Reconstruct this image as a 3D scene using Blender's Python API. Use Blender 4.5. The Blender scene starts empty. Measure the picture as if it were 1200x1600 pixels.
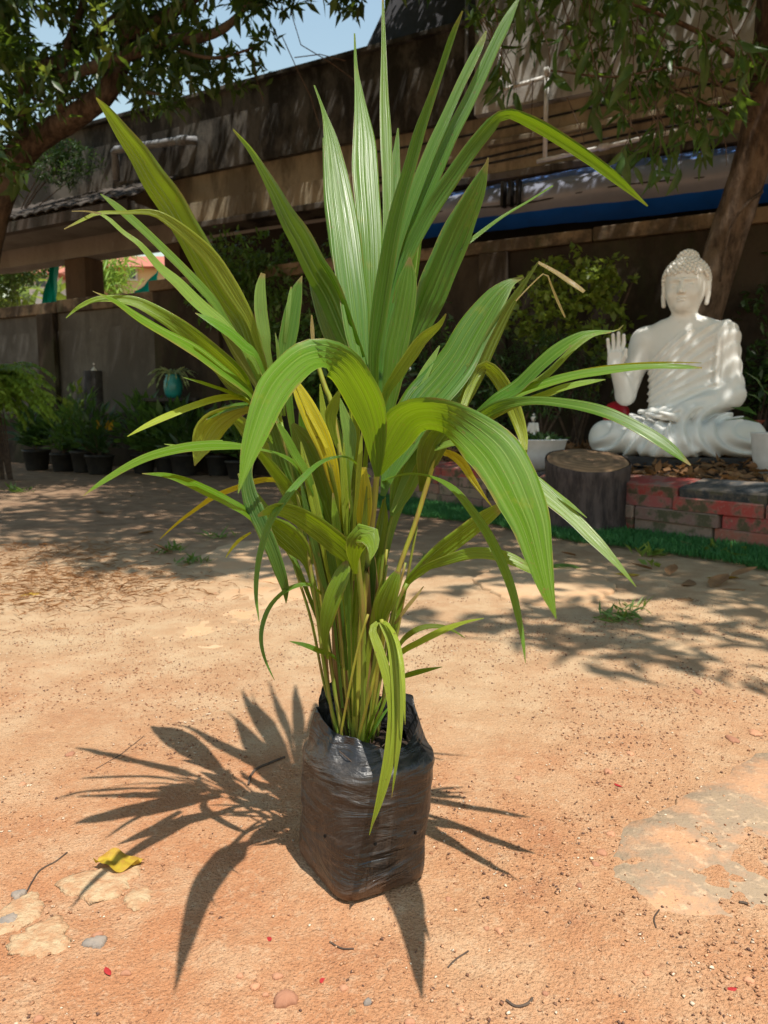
import bpy, math, random
import numpy as np
from mathutils import Vector, Matrix

random.seed(7)
rng = np.random.default_rng(7)
R = math.radians
scene = bpy.context.scene
COL = scene.collection

# ------------------------------------------------------------------ camera
CAM_H = 0.6
PITCH = 6.7
FPX = 1201.0            # focal length in pixels of the 1200 x 1600 frame
cam_d = bpy.data.cameras.new('camera')
cam = bpy.data.objects.new('camera', cam_d)
COL.objects.link(cam)
cam.location = (0, 0, CAM_H)
cam.rotation_euler = (R(90 - PITCH), 0, 0)
cam_d.sensor_fit = 'VERTICAL'
cam_d.sensor_height = 24.0
cam_d.sensor_width = 18.0
cam_d.lens = 24.0 * FPX / 1600.0
cam_d.clip_start = 0.02
cam_d.clip_end = 2000
cam_d.dof.use_dof = True
cam_d.dof.focus_distance = 0.92
cam_d.dof.aperture_fstop = 8.0
scene.camera = cam
scene.render.resolution_x, scene.render.resolution_y = 768, 1024

# ------------------------------------------------------------------ sun and sky
SA, SB = 0.21, 0.34                     # shadow shift per metre of height: left, away
elev = math.atan(1.0 / math.hypot(SA, SB))
sun_dir = Vector((SA, -SB, 1.0)).normalized()
sun_d = bpy.data.lights.new('sun', 'SUN')
sun_d.energy = 5.0
sun_d.angle = R(0.53)
sun_d.color = (1.0, 0.945, 0.86)
sun = bpy.data.objects.new('sun', sun_d)
COL.objects.link(sun)
sun.rotation_euler = sun_dir.to_track_quat('Z', 'Y').to_euler()
sun.location = (2, -3, 9)

world = bpy.data.worlds.new('World')
scene.world = world
world.use_nodes = True
wn = world.node_tree.nodes
wl = world.node_tree.links
wn.clear()
wo = wn.new('ShaderNodeOutputWorld')
bg = wn.new('ShaderNodeBackground')
sky = wn.new('ShaderNodeTexSky')
sky.sky_type = 'NISHITA'
sky.sun_disc = False
sky.sun_elevation = elev
sky.sun_rotation = math.atan2(sun_dir.x, sun_dir.y)
sky.air_density = 2.3
sky.dust_density = 0.3
sky.ozone_density = 1.0
bg.inputs['Strength'].default_value = 0.12
wl.new(sky.outputs[0], bg.inputs['Color'])
wl.new(bg.outputs[0], wo.inputs['Surface'])

scene.view_settings.view_transform = 'Standard'
scene.view_settings.look = 'None'
scene.view_settings.exposure = 0.42
scene.view_settings.gamma = 1.0
scene.view_settings.use_curve_mapping = False
scene.cycles.use_denoising = True
scene.cycles.max_bounces = 5
scene.cycles.diffuse_bounces = 2
scene.cycles.glossy_bounces = 2
scene.cycles.transmission_bounces = 4
scene.cycles.transparent_max_bounces = 8

# ------------------------------------------------------------------ helpers
_cp, _sp = math.cos(R(PITCH)), math.sin(R(PITCH))

def ray(px, py):
    a = (px - 600.0) / FPX
    b = (800.0 - py) / FPX
    return a, _cp + b * _sp, -_sp + b * _cp

def at(px, py, Y):
    """World point seen at a place of the photograph and standing Y metres away."""
    x, y, z = ray(px, py)
    t = Y / y
    return Vector((x * t, Y, CAM_H + z * t))

def on(px, py, z=0.0):
    """World point of height z seen at a place of the photograph."""
    x, y, dz = ray(px, py)
    t = (z - CAM_H) / dz
    return Vector((x * t, y * t, z))

def px_size(n, Y):
    return n / FPX * Y

def project(x, y, z):
    d = y * _cp - (z - CAM_H) * _sp
    u = y * _sp + (z - CAM_H) * _cp
    d = np.maximum(d, 1e-6)
    return 600 + FPX * x / d, 800 - FPX * u / d

def tag(o, label=None, cat=None, group=None, kind=None):
    if label: o['label'] = label
    if cat: o['category'] = cat
    if group: o['group'] = group
    if kind: o['kind'] = kind
    return o

LOCAL = set()          # Empties whose children are written in the Empty's own space

def empty(name, loc=(0, 0, 0), rz=0.0, local=False):
    o = bpy.data.objects.new(name, None)
    COL.objects.link(o)
    o.location = loc
    o.rotation_euler = (0, 0, rz)
    o.empty_display_size = 0.1
    if local: LOCAL.add(o.name)
    return o

def link_mesh(name, me, m=None, parent=None):
    o = bpy.data.objects.new(name, me)
    COL.objects.link(o)
    if m is not None and not me.materials:
        me.materials.append(m)
    if parent is not None:
        o.parent = parent
        if parent.type == 'EMPTY' and parent.name not in LOCAL:
            o.matrix_parent_inverse = parent_inv(parent)
    return o

def parent_inv(p):
    return (Matrix.Translation(p.location) @ p.rotation_euler.to_matrix().to_4x4()).inverted()

def mesh(name, verts, faces, m=None, parent=None, smooth=False, uv=None):
    """verts in world space (or in the parent's space when the parent is at the origin)."""
    me = bpy.data.meshes.new(name)
    verts = np.asarray(verts, dtype=np.float32)
    if isinstance(faces, np.ndarray):
        k = faces.shape[1]
        me.vertices.add(len(verts)); me.vertices.foreach_set('co', verts.ravel())
        me.loops.add(faces.size); me.loops.foreach_set('vertex_index', faces.astype(np.int32).ravel())
        me.polygons.add(len(faces))
        me.polygons.foreach_set('loop_start', np.arange(0, faces.size, k, dtype=np.int32))
        me.polygons.foreach_set('loop_total', np.full(len(faces), k, dtype=np.int32))
        me.update(calc_edges=True)
    else:
        me.from_pydata([tuple(map(float, v)) for v in verts], [], faces)
    if uv is not None:
        lay = me.uv_layers.new(name='UVMap')
        idx = np.empty(len(me.loops), dtype=np.int32)
        me.loops.foreach_get('vertex_index', idx)
        lay.data.foreach_set('uv', np.asarray(uv, dtype=np.float32)[idx].ravel())
    if smooth:
        me.polygons.foreach_set('use_smooth', np.ones(len(me.polygons), dtype=bool))
    me.update()
    return link_mesh(name, me, m, parent)

class MB:
    """Collects boxes, tubes and sheets and links them as one mesh."""
    def __init__(s): s.v, s.f = [], []
    def add(s, v, f):
        n = len(s.v)
        s.v += [tuple(p) for p in v]
        s.f += [tuple(i + n for i in q) for q in f]
        return s
    def box(s, c0, c1, fr=None):
        (x0, y0, z0), (x1, y1, z1) = c0, c1
        v = [(x0, y0, z0), (x1, y0, z0), (x1, y1, z0), (x0, y1, z0), (x0, y0, z1), (x1, y0, z1), (x1, y1, z1), (x0, y1, z1)]
        if fr: v = [fr(*p) for p in v]
        return s.add(v, [(0, 3, 2, 1), (4, 5, 6, 7), (0, 1, 5, 4), (1, 2, 6, 5), (2, 3, 7, 6), (3, 0, 4, 7)])
    def tube(s, pts, rad, n=8, cap=True, wob=0.0):
        pts = [Vector(p) for p in pts]
        if not hasattr(rad, '__len__'): rad = [rad] * len(pts)
        rings = []
        up = Vector((0.13, 0.21, 0.97)).normalized()
        for i, p in enumerate(pts):
            t = (pts[min(i + 1, len(pts) - 1)] - pts[max(i - 1, 0)]).normalized()
            a = t.cross(up)
            if a.length < 1e-3: a = t.cross(Vector((1, 0, 0)))
            a.normalize(); b = t.cross(a).normalized()
            up = b if abs(t.dot(up)) > .98 else up
            rr = [rad[i] * (1 + wob * (random.random() - .5)) for _ in range(n)]
            rings.append([p + (a * math.cos(2 * math.pi * k / n) + b * math.sin(2 * math.pi * k / n)) * rr[k] for k in range(n)])
        v = [q for r in rings for q in r]
        f = []
        for i in range(len(pts) - 1):
            for k in range(n):
                k2 = (k + 1) % n
                f.append((i * n + k, i * n + k2, (i + 1) * n + k2, (i + 1) * n + k))
        if cap:
            f.append(tuple(range(n - 1, -1, -1)))
            f.append(tuple((len(pts) - 1) * n + k for k in range(n)))
        return s.add(v, f)
    def lathe(s, prof, c, n=32, rx=1.0, ry=1.0, rz=0.0):
        c = Vector(c); v = []; m = len(prof)
        ca, sa = math.cos(rz), math.sin(rz)
        for r, z in prof:
            for k in range(n):
                a = 2 * math.pi * k / n
                x, y = r * math.cos(a) * rx, r * math.sin(a) * ry
                v.append((c.x + x * ca - y * sa, c.y + x * sa + y * ca, c.z + z))
        f = [(i * n + k, i * n + (k + 1) % n, (i + 1) * n + (k + 1) % n, (i + 1) * n + k) for i in range(m - 1) for k in range(n)]
        if prof[0][0] > 1e-5: f.append(tuple(range(n - 1, -1, -1)))
        if prof[-1][0] > 1e-5: f.append(tuple((m - 1) * n + k for k in range(n)))
        return s.add(v, f)
    def build(s, name, m=None, parent=None, smooth=False, bevel=0.0):
        o = mesh(name, s.v, s.f, m, parent, smooth)
        if bevel:
            b = o.modifiers.new('bevel', 'BEVEL'); b.width = bevel; b.segments = 2; b.limit_method = 'ANGLE'; b.angle_limit = R(35)
        if smooth == 'auto':
            pass
        return o

def spline(pts, n):
    """Catmull-Rom through rows of pts, n samples spread evenly along it."""
    P = np.asarray(pts, dtype=float)
    P = np.vstack([2 * P[0] - P[1], P, 2 * P[-1] - P[-2]])
    out = []
    for i in range(1, len(P) - 2):
        for t in np.linspace(0, 1, 14, endpoint=False):
            a, b, c, d = P[i - 1], P[i], P[i + 1], P[i + 2]
            out.append(.5 * ((2 * b) + (-a + c) * t + (2 * a - 5 * b + 4 * c - d) * t * t + (-a + 3 * b - 3 * c + d) * t ** 3))
    out.append(P[-2])
    out = np.array(out)
    L = np.concatenate([[0], np.cumsum(np.linalg.norm(np.diff(out[:, :2], axis=0), axis=1))])
    t = np.linspace(0, L[-1], n)
    return np.stack([np.interp(t, L, out[:, k]) for k in range(out.shape[1])], axis=1), t / L[-1]

_tab = {}
def vnoise2(x, y, seed=0):
    """Smooth value noise on arrays."""
    if seed not in _tab: _tab[seed] = np.random.default_rng(seed).random((256, 256))
    r = _tab[seed]
    xi, yi = np.floor(x).astype(int), np.floor(y).astype(int)
    fx, fy = x - xi, y - yi
    fx, fy = fx * fx * (3 - 2 * fx), fy * fy * (3 - 2 * fy)
    g = lambda i, j: r[i % 256, j % 256]
    return (g(xi, yi) * (1 - fx) + g(xi + 1, yi) * fx) * (1 - fy) + (g(xi, yi + 1) * (1 - fx) + g(xi + 1, yi + 1) * fx) * fy

def fbm2(x, y, seed=0, oct=4):
    s = np.zeros_like(x, dtype=float); a = 1.0
    for k in range(oct):
        s += a * (vnoise2(x * 2 ** k + 17 * k, y * 2 ** k + 31 * k, seed + k) - .5); a *= .5
    return s

# ------------------------------------------------------------------ materials
class NT:
    def __init__(s, name):
        s.m = bpy.data.materials.new(name); s.m.use_nodes = True
        s.t = s.m.node_tree; s.n = s.t.nodes; s.n.clear()
        s.out = s.n.new('ShaderNodeOutputMaterial')
    def node(s, k, **kw):
        n = s.n.new(k)
        for a, b in kw.items(): setattr(n, a, b)
        return n
    def link(s, a, b): s.t.links.new(a, b)
    def val(s, sock, v):
        if hasattr(v, 'node'): s.link(v, sock)
        else: sock.default_value = v
    def coord(s, kind='Object'): return s.node('ShaderNodeTexCoord').outputs[kind]
    def noise(s, co, scale, detail=5, rough=.6, dist=0):
        n = s.node('ShaderNodeTexNoise'); s.link(co, n.inputs['Vector'])
        n.inputs['Scale'].default_value = scale; n.inputs['Detail'].default_value = detail
        n.inputs['Roughness'].default_value = rough; n.inputs['Distortion'].default_value = dist
        return n.outputs['Fac']
    def voro(s, co, scale, out='Distance', feature='F1'):
        n = s.node('ShaderNodeTexVoronoi', feature=feature); s.link(co, n.inputs['Vector']); n.inputs['Scale'].default_value = scale
        return n.outputs[out]
    def mapping(s, co, scale=(1, 1, 1), rot=(0, 0, 0), loc=(0, 0, 0)):
        n = s.node('ShaderNodeMapping'); s.link(co, n.inputs['Vector'])
        n.inputs['Scale'].default_value = scale; n.inputs['Rotation'].default_value = rot; n.inputs['Location'].default_value = loc
        return n.outputs[0]
    def ramp(s, f, a, b, lo=0., hi=1.):
        n = s.node('ShaderNodeMapRange', interpolation_type='SMOOTHSTEP'); s.val(n.inputs[0], f)
        n.inputs[1].default_value = a; n.inputs[2].default_value = b; n.inputs[3].default_value = lo; n.inputs[4].default_value = hi
        return n.outputs[0]
    def mix(s, f, a, b, mode='MIX'):
        n = s.node('ShaderNodeMix', data_type='RGBA', blend_type=mode)
        s.val(n.inputs[0], f)
        for k, v in ((6, a), (7, b)):
            s.val(n.inputs[k], v if hasattr(v, 'node') else (*v[:3], 1.0))
        return n.outputs[2]
    def math(s, op, a, b=0.0):
        n = s.node('ShaderNodeMath', operation=op); s.val(n.inputs[0], a); s.val(n.inputs[1], b)
        return n.outputs[0]
    def bump(s, h, strength=.5, dist=.01, normal=None):
        n = s.node('ShaderNodeBump'); s.link(h, n.inputs['Height'])
        n.inputs['Strength'].default_value = strength; n.inputs['Distance'].default_value = dist
        if normal is not None: s.link(normal, n.inputs['Normal'])
        return n.outputs[0]
    def objcol(s): return s.node('ShaderNodeObjectInfo').outputs['Color']
    def objrand(s): return s.node('ShaderNodeObjectInfo').outputs['Random']
    def pbr(s, col, rough=.7, normal=None, spec=.3, metal=0.0, trans=0.0, transcol=None):
        b = s.node('ShaderNodeBsdfPrincipled')
        s.val(b.inputs['Base Color'], col if hasattr(col, 'node') else (*col, 1.0))
        s.val(b.inputs['Roughness'], rough)
        s.val(b.inputs['Specular IOR Level'], spec)
        s.val(b.inputs['Metallic'], metal)
        if normal is not None: s.link(normal, b.inputs['Normal'])
        sh = b.outputs[0]
        if trans:
            t = s.node('ShaderNodeBsdfTranslucent')
            s.val(t.inputs['Color'], transcol if hasattr(transcol, 'node') else (*transcol, 1.0))
            if normal is not None: s.link(normal, t.inputs['Normal'])
            mx = s.node('ShaderNodeMixShader'); s.val(mx.inputs[0], trans)
            s.link(sh, mx.inputs[1]); s.link(t.outputs[0], mx.inputs[2]); sh = mx.outputs[0]
        s.link(sh, s.out.inputs['Surface'])
        return s.m

def simple(name, c1, c2=None, scale=6, rough=.75, bump=.3, bdist=.006, bscale=None, spec=.25, lo=.35, hi=.65, stretch=(1, 1, 1)):
    s = NT(name); co = s.mapping(s.coord(), scale=stretch)
    n = s.noise(co, scale, 6, .65)
    c = s.mix(s.ramp(n, lo, hi), c1, c2 or tuple(min(1, v * .7) for v in c1))
    nb = s.noise(co, bscale or scale * 6, 5, .6)
    return s.pbr(c, rough, s.bump(nb, bump, bdist), spec)

def leaf_mat(name, c1, c2, trans=.35, tcol=(.3, .45, .04), rough=.42, spec=.4, scale=1.5):
    s = NT(name); co = s.coord()
    n = s.noise(co, scale, 3); n2 = s.noise(co, scale * 14, 2)
    c = s.mix(s.ramp(n, .3, .7), c1, c2)
    c = s.mix(s.ramp(n2, .45, .75, 0, .55), c, tuple(min(1, v * 1.7) for v in c2))
    t = s.mix(.75, c, tcol)
    return s.pbr(c, rough, None, spec, 0, trans, t)

M = {}
# the dusty red ground
s = NT('red_soil'); co = s.coord('Object')
n1 = s.noise(co, .9, 6, .6); n2 = s.noise(co, 7, 8, .7); n3 = s.noise(co, 70, 6, .7); n4 = s.noise(co, 330, 3, .65)
v1 = s.voro(co, 170); v2 = s.voro(co, 230)
c = s.mix(s.ramp(n1, .38, .62), (.47, .205, .095), (.50, .27, .14))
c = s.mix(s.ramp(n2, .42, .70, 0, .75), c, (.57, .36, .21))
c = s.mix(s.ramp(n2, .30, .45, .55, 0), c, (.37, .155, .08))
c = s.mix(s.ramp(n3, .50, .72, 0, .55), c, (.62, .43, .27))
c = s.mix(s.ramp(n3, .28, .42, .6, 0), c, (.27, .12, .065))
c = s.mix(s.ramp(n4, .60, .72, 0, .5), c, (.66, .50, .34))
c = s.mix(s.ramp(n4, .33, .44, .75, 0), c, (.20, .095, .055))
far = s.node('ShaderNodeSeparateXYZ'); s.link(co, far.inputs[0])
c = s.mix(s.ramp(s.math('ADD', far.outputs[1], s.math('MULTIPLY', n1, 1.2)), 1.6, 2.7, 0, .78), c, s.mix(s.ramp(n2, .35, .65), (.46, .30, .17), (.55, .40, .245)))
c = s.mix(s.ramp(far.outputs[1], 2.7, 4.6, 0, .8), c, s.mix(s.ramp(n2, .35, .65), (.15, .092, .06), (.26, .165, .105)))  # far soil darkened in its colour for the shade under the trees
h = s.math('ADD', s.math('MULTIPLY', n3, .10), s.math('ADD', s.math('MULTIPLY', n4, .45), s.math('MULTIPLY', s.math('SUBTRACT', 1.0, v1), .22)))
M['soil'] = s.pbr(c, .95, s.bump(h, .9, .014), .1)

# worn concrete, partly buried under the same dust
s = NT('dusty_concrete'); co = s.coord('Object')
n1 = s.noise(co, 6, 7, .65); n2 = s.noise(co, 45, 5, .7); n3 = s.noise(co, 200, 3)
c = s.mix(s.ramp(n1, .4, .6), (.33, .235, .150), (.235, .19, .14))
c = s.mix(s.ramp(n1, .46, .60, 0, .9), c, (.50, .27, .145))
c = s.mix(s.ramp(n2, .52, .68, 0, .6), c, (.58, .40, .25))
c = s.mix(s.ramp(n3, .32, .42, .4, 0), c, (.16, .12, .09))
M['concrete'] = s.pbr(c, .92, s.bump(s.math('ADD', n2, s.math('MULTIPLY', n3, .5)), .5, .006), .12)
s = NT('pale_flagstone'); co = s.coord('Object')
n1 = s.noise(co, 3.5, 7, .65); n2 = s.noise(co, 45, 5, .7)
c = s.mix(s.ramp(n1, .38, .62), (.47, .325, .195), (.50, .30, .165)); c = s.mix(s.ramp(n2, .55, .7, 0, .5), c, (.56, .40, .25))
M['flag'] = s.pbr(c, .92, s.bump(n2, .5, .006), .12)
M['pale_stone'] = simple('pale_stone', (.52, .37, .215), (.44, .235, .12), 55, .92, 1.0, .006, 160)
M['pebble'] = (lambda s: s.pbr(s.mix(s.objrand(), (.50, .25, .14), (.30, .14, .085)), .9, s.bump(s.noise(s.coord(), 90), .5, .003), .15))(NT('pebble'))
M['grey_stone'] = simple('grey_stone', (.30, .24, .19), (.20, .17, .145), 40, .85, .5, .003)

# gravel grains pick their colour from where they lie
s = NT('gravel'); co = s.coord('Object'); v = s.node('ShaderNodeTexVoronoi'); s.link(co, v.inputs['Vector']); v.inputs['Scale'].default_value = 120
sep = s.node('ShaderNodeSeparateColor'); s.link(v.outputs['Color'], sep.inputs[0])
c = s.mix(sep.outputs[0], (.22, .095, .05), (.56, .31, .17)); c = s.mix(s.ramp(sep.outputs[1], .84, .95), c, (.64, .52, .38)); c = s.mix(s.ramp(sep.outputs[2], .72, .90), c, (.13, .07, .05))
M['gravel'] = s.pbr(c, .92, None, .12)
M['grey_patch'] = M['grey_stone']

# palm leaf: colour per object, pale veins along the blade, dry tip
s = NT('palm_leaf')
uv = s.coord('UV'); sp = s.node('ShaderNodeSeparateXYZ'); s.link(uv, sp.inputs[0])
U, V = sp.outputs[0], sp.outputs[1]
oc = s.objcol(); co = s.coord('Object')
st = s.mapping(uv, scale=(1, .05, 1)); cmb = s.node('ShaderNodeVectorMath', operation='ADD'); s.link(st, cmb.inputs[0])
orv = s.node('ShaderNodeCombineXYZ'); s.link(s.math('MULTIPLY', s.objrand(), 37.0), orv.inputs[0]); s.link(orv.outputs[0], cmb.inputs[1])
str1 = s.noise(cmb.outputs[0], 11, 3, .6); str2 = s.noise(cmb.outputs[0], 34, 2, .5)
vein = s.ramp(s.math('ABSOLUTE', s.math('SINE', s.math('MULTIPLY', U, 18.85))), .0, .30, .75, 0)
c = s.mix(s.ramp(str1, .40, .70, 0, .55), oc, s.mix(.5, oc, (.22, .36, .06)))
c = s.mix(s.math('MULTIPLY', vein, .95), c, s.mix(.60, oc, (.38, .50, .15)))
c = s.mix(s.ramp(str2, .36, .50, .60, 0), c, s.mix(.6, oc, (.012, .045, .008)))
bl = s.noise(co, 30, 4, .6)
c = s.mix(s.ramp(bl, .60, .75, 0, .35), c, (.24, .24, .03))
sc_ = s.noise(co, 140, 3, .7)
c = s.mix(s.ramp(sc_, .64, .71, 0, .8), c, (.17, .11, .04))
c = s.mix(s.math('MULTIPLY', s.ramp(s.math('ABSOLUTE', s.math('SUBTRACT', U, .5)), .44, .5), s.ramp(bl, .42, .62, 0, .8)), c, (.24, .16, .05))
c = s.mix(s.math('MULTIPLY', s.ramp(s.math('FRACT', s.math('MULTIPLY', s.objrand(), 7.3)), .35, .6, .15, 1), s.ramp(s.math('ADD', V, s.math('MULTIPLY', bl, .12)), 1.0, 1.055, 0, .85)), c, (.26, .17, .07))
tc = s.mix(.60, s.mix(.35, c, oc), (.40, .56, .0))
M['leaf'] = s.pbr(c, s.ramp(str1, .3, .7, .25, .42), s.bump(s.math('ADD', s.math('ADD', str1, s.math('MULTIPLY', str2, .5)), vein), .5, .002), .45, 0, .42, tc)
s = NT('palm_stem'); uv = s.coord('Object'); oc = s.objcol()
st = s.mapping(uv, scale=(60, 60, 5)); n = s.noise(st, 2.2, 4)
c = s.mix(s.ramp(n, .42, .7, 0, .7), oc, (.26, .14, .05)); c = s.mix(s.ramp(n, .25, .40, .5, 0), c, (.10, .13, .02))
M['stem'] = s.pbr(c, .5, s.bump(n, .4, .002), .35, 0, .08, (.3, .3, .03))
M['dry_leaf'] = leaf_mat('dry_leaf', (.30, .17, .08), (.20, .10, .05), .2, (.4, .2, .06), .7, .15, 20)
M['yellow_leaf'] = leaf_mat('yellow_leaf', (.46, .34, .03), (.36, .19, .03), .2, (.6, .42, .03), .6, .2, 60)

# black polythene with dust and scuffs
s = NT('black_polythene'); co = s.coord('Object')
wr = s.mapping(co, scale=(7, 7, 26)); w1 = s.noise(wr, 1.0, 4, .55, 1.6)
w2 = s.noise(s.mapping(co, scale=(30, 30, 9)), 1.0, 5, .6, .8); d1 = s.noise(co, 16, 6, .7); d2 = s.noise(s.mapping(co, scale=(25, 25, 130)), 1.0, 4, .6)
sx = s.node('ShaderNodeSeparateXYZ'); s.link(co, sx.inputs[0])
c = s.mix(s.ramp(d1, .42, .66, .10, .62), (.011, .011, .0115), (.066, .052, .042))
c = s.mix(s.ramp(d2, .52, .70, 0, .30), c, (.15, .115, .095))
c = s.mix(s.ramp(s.math('ADD', sx.outputs[2], s.math('MULTIPLY', d1, .04)), .012, .05, .6, 0), c, (.20, .105, .058))
c = s.mix(s.ramp(sx.outputs[2], .165, .19, 0, .75), c, (.016, .016, .018))
h = s.math('ADD', s.math('MULTIPLY', w1, 1.0), s.math('ADD', s.math('MULTIPLY', w2, .35), s.math('MULTIPLY', d2, .06)))
M['bag'] = s.pbr(c, s.ramp(d1, .35, .65, .26, .58), s.bump(h, .8, .014), .55)
M['potting_soil'] = simple('potting_soil', (.035, .022, .016), (.07, .045, .03), 60, .95, 1.0, .006)
M['hole'] = simple('hole_dark', (.004, .004, .004), rough=.9)

# statue, pots
s = NT('statue_white'); co = s.coord('Object'); n = s.noise(co, 7, 6, .65); n2 = s.noise(co, 40, 4)
c = s.mix(s.ramp(n, .5, .75, 0, .3), (.82, .81, .77), (.62, .60, .52)); c = s.mix(s.ramp(n2, .62, .75, 0, .25), c, (.5, .48, .42))
M['statue'] = s.pbr(c, .48, s.bump(n2, .15, .003), .35)
M['white_pot'] = simple('white_pot', (.74, .74, .74), (.62, .62, .61), 8, .5, .1, .002, spec=.4)
M['black_pot'] = simple('black_pot', (.02, .02, .021), (.035, .033, .03), 12, .55, .2, .002)
M['teal_pot'] = simple('teal_pot', (.012, .20, .20), (.02, .26, .25), 9, .35, .1, .002, spec=.5)
M['terracotta'] = simple('terracotta', (.36, .10, .06), (.27, .07, .045), 9, .8, .3, .003)
M['red_gloss'] = simple('red_gloss', (.55, .015, .03), (.38, .01, .02), 20, .35, .3, .004, spec=.5)
M['slab_dark'] = simple('slab_dark', (.06, .055, .05), (.035, .03, .03), 12, .85, .5, .004)
M['yellow_card'] = simple('yellow_card', (.75, .42, .01), (.70, .38, .01), 3, .6, .05, .001)

# bricks and wood
s = NT('paver_brick'); co = s.coord('Object'); oc = s.objcol(); r = s.objrand()
off = s.node('ShaderNodeVectorMath', operation='ADD'); cx = s.node('ShaderNodeCombineXYZ'); s.link(s.math('MULTIPLY', r, 50.), cx.inputs[0]); s.link(co, off.inputs[0]); s.link(cx.outputs[0], off.inputs[1])
n = s.noise(off.outputs[0], 9, 6, .65); n2 = s.noise(off.outputs[0], 60, 5, .65)
geo = s.node('ShaderNodeSeparateXYZ'); s.link(s.node('ShaderNodeNewGeometry').outputs['Normal'], geo.inputs[0])
c = s.mix(s.ramp(n, .40, .62, 0, .8), oc, (.22, .17, .13))
c = s.mix(s.ramp(n2, .55, .72, 0, .45), c, (.34, .27, .21))
side = s.ramp(geo.outputs[2], .3, .7, 1, 0)
c = s.mix(s.math('MULTIPLY', side, s.ramp(n, .48, .60, 0, .75)), c, (.045, .055, .02))
M['brick'] = s.pbr(c, .88, s.bump(s.math('ADD', n, n2), .6, .006), .2)
s = NT('bark_stump'); co = s.coord('Object'); b = s.noise(s.mapping(co, scale=(1, 1, .25)), 22, 6, .7); b2 = s.noise(co, 5, 4)
c = s.mix(s.ramp(b, .35, .65), (.035, .026, .024), (.095, .070, .062)); c = s.mix(s.ramp(b2, .55, .7, 0, .5), c, (.12, .085, .07))
M['stump_bark'] = s.pbr(c, .85, s.bump(b, .9, .012), .25)
s = NT('cut_wood'); co = s.coord('Object')
w = s.node('ShaderNodeTexWave', wave_type='RINGS', rings_direction='Z'); s.link(co, w.inputs['Vector']); w.inputs['Scale'].default_value = 7; w.inputs['Distortion'].default_value = 2.5; w.inputs['Detail'].default_value = 3
n = s.noise(co, 9, 5)
c = s.mix(s.ramp(w.outputs[1], .2, .8, .1, .6), (.33, .20, .11), (.16, .09, .05)); c = s.mix(s.ramp(n, .45, .65, 0, .6), c, (.10, .065, .045))
M['cut_wood'] = s.pbr(c, .8, s.bump(n, .4, .004), .25)
s = NT('tree_bark'); co = s.coord('Object'); b = s.noise(s.mapping(co, scale=(1, 1, .35)), 16, 7, .7); b2 = s.noise(co, 3, 4)
c = s.mix(s.ramp(b, .35, .65), (.045, .032, .024), (.14, .10, .072)); c = s.mix(s.ramp(b2, .5, .68, 0, .5), c, (.19, .145, .105))
M['bark'] = s.pbr(c, .9, s.bump(b, .9, .02), .15)
M['twig'] = simple('twig', (.06, .04, .03), (.10, .07, .05), 30, .85, .3, .002)

# foliage
M['crown'] = leaf_mat('crown_leaf', (.024, .052, .012), (.04, .078, .016), .28, (.26, .40, .03))
M['crown2'] = leaf_mat('broad_crown_leaf', (.035, .075, .018), (.055, .11, .022), .30, (.26, .42, .03))
M['shrub'] = leaf_mat('shrub_leaf', (.045, .095, .02), (.07, .14, .03), .3, (.25, .42, .04))
M['shrub_dark'] = leaf_mat('dark_shrub_leaf', (.022, .05, .014), (.035, .075, .02), .25, (.15, .28, .03))
M['lime'] = leaf_mat('lime_leaf', (.10, .16, .025), (.16, .22, .035), .35, (.4, .5, .05))
M['fern'] = leaf_mat('fern_leaf', (.15, .26, .03), (.22, .34, .045), .35, (.35, .5, .05))  # leaf colour raised in place of a sun patch on the fern bush
M['variegated'] = leaf_mat('variegated_leaf', (.22, .28, .10), (.35, .40, .20), .3, (.4, .5, .15))
M['pink'] = leaf_mat('pink_flower', (.6, .08, .22), (.5, .05, .15), .3, (.8, .1, .3))
M['turf'] = leaf_mat('turf', (.035, .13, .032), (.055, .18, .045), .2, (.05, .3, .06), .5, .3, 30)
M['grass'] = leaf_mat('weed', (.08, .14, .03), (.13, .20, .04), .3, (.3, .45, .05))

# building
def stained(name, base, dirt, moss, amt=.5, vs=.35, scale=2.2, bump=.5):
    s = NT(name); co = s.coord()
    v = s.noise(s.mapping(co, scale=(1, 1, vs)), scale, 8, .68, .3); f = s.noise(co, scale * 9, 6, .7); d = s.noise(s.mapping(co, scale=(1.6, 1.6, .45)), scale, 7, .72)
    c = s.mix(s.ramp(v, .40, .60, 0, amt + .4), base, dirt)
    c = s.mix(s.ramp(d, .50, .66, 0, amt), c, moss)
    c = s.mix(s.ramp(f, .52, .72, 0, .45), c, tuple(v_ * .55 for v_ in base))
    c = s.mix(s.ramp(f, .25, .36, .35, 0), c, tuple(min(1, v_ * 1.25) for v_ in base))
    return s.pbr(c, .92, s.bump(f, bump, .01), .12)
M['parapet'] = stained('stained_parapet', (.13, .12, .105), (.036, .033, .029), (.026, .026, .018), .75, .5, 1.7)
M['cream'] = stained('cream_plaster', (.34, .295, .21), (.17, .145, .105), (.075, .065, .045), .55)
M['upper_wall'] = stained('grey_plaster', (.46, .45, .42), (.27, .26, .235), (.08, .075, .06), .55, .5, 1.6)
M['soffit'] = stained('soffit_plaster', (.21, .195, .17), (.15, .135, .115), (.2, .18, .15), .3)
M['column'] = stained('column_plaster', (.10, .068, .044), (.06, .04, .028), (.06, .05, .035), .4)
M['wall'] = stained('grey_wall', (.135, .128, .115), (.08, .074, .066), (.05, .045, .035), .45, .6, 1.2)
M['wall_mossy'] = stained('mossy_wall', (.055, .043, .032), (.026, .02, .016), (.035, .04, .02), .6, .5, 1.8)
M['coping'] = stained('mossy_coping', (.20, .145, .095), (.06, .046, .034), (.05, .055, .025), .55, 1, 3)
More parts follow.
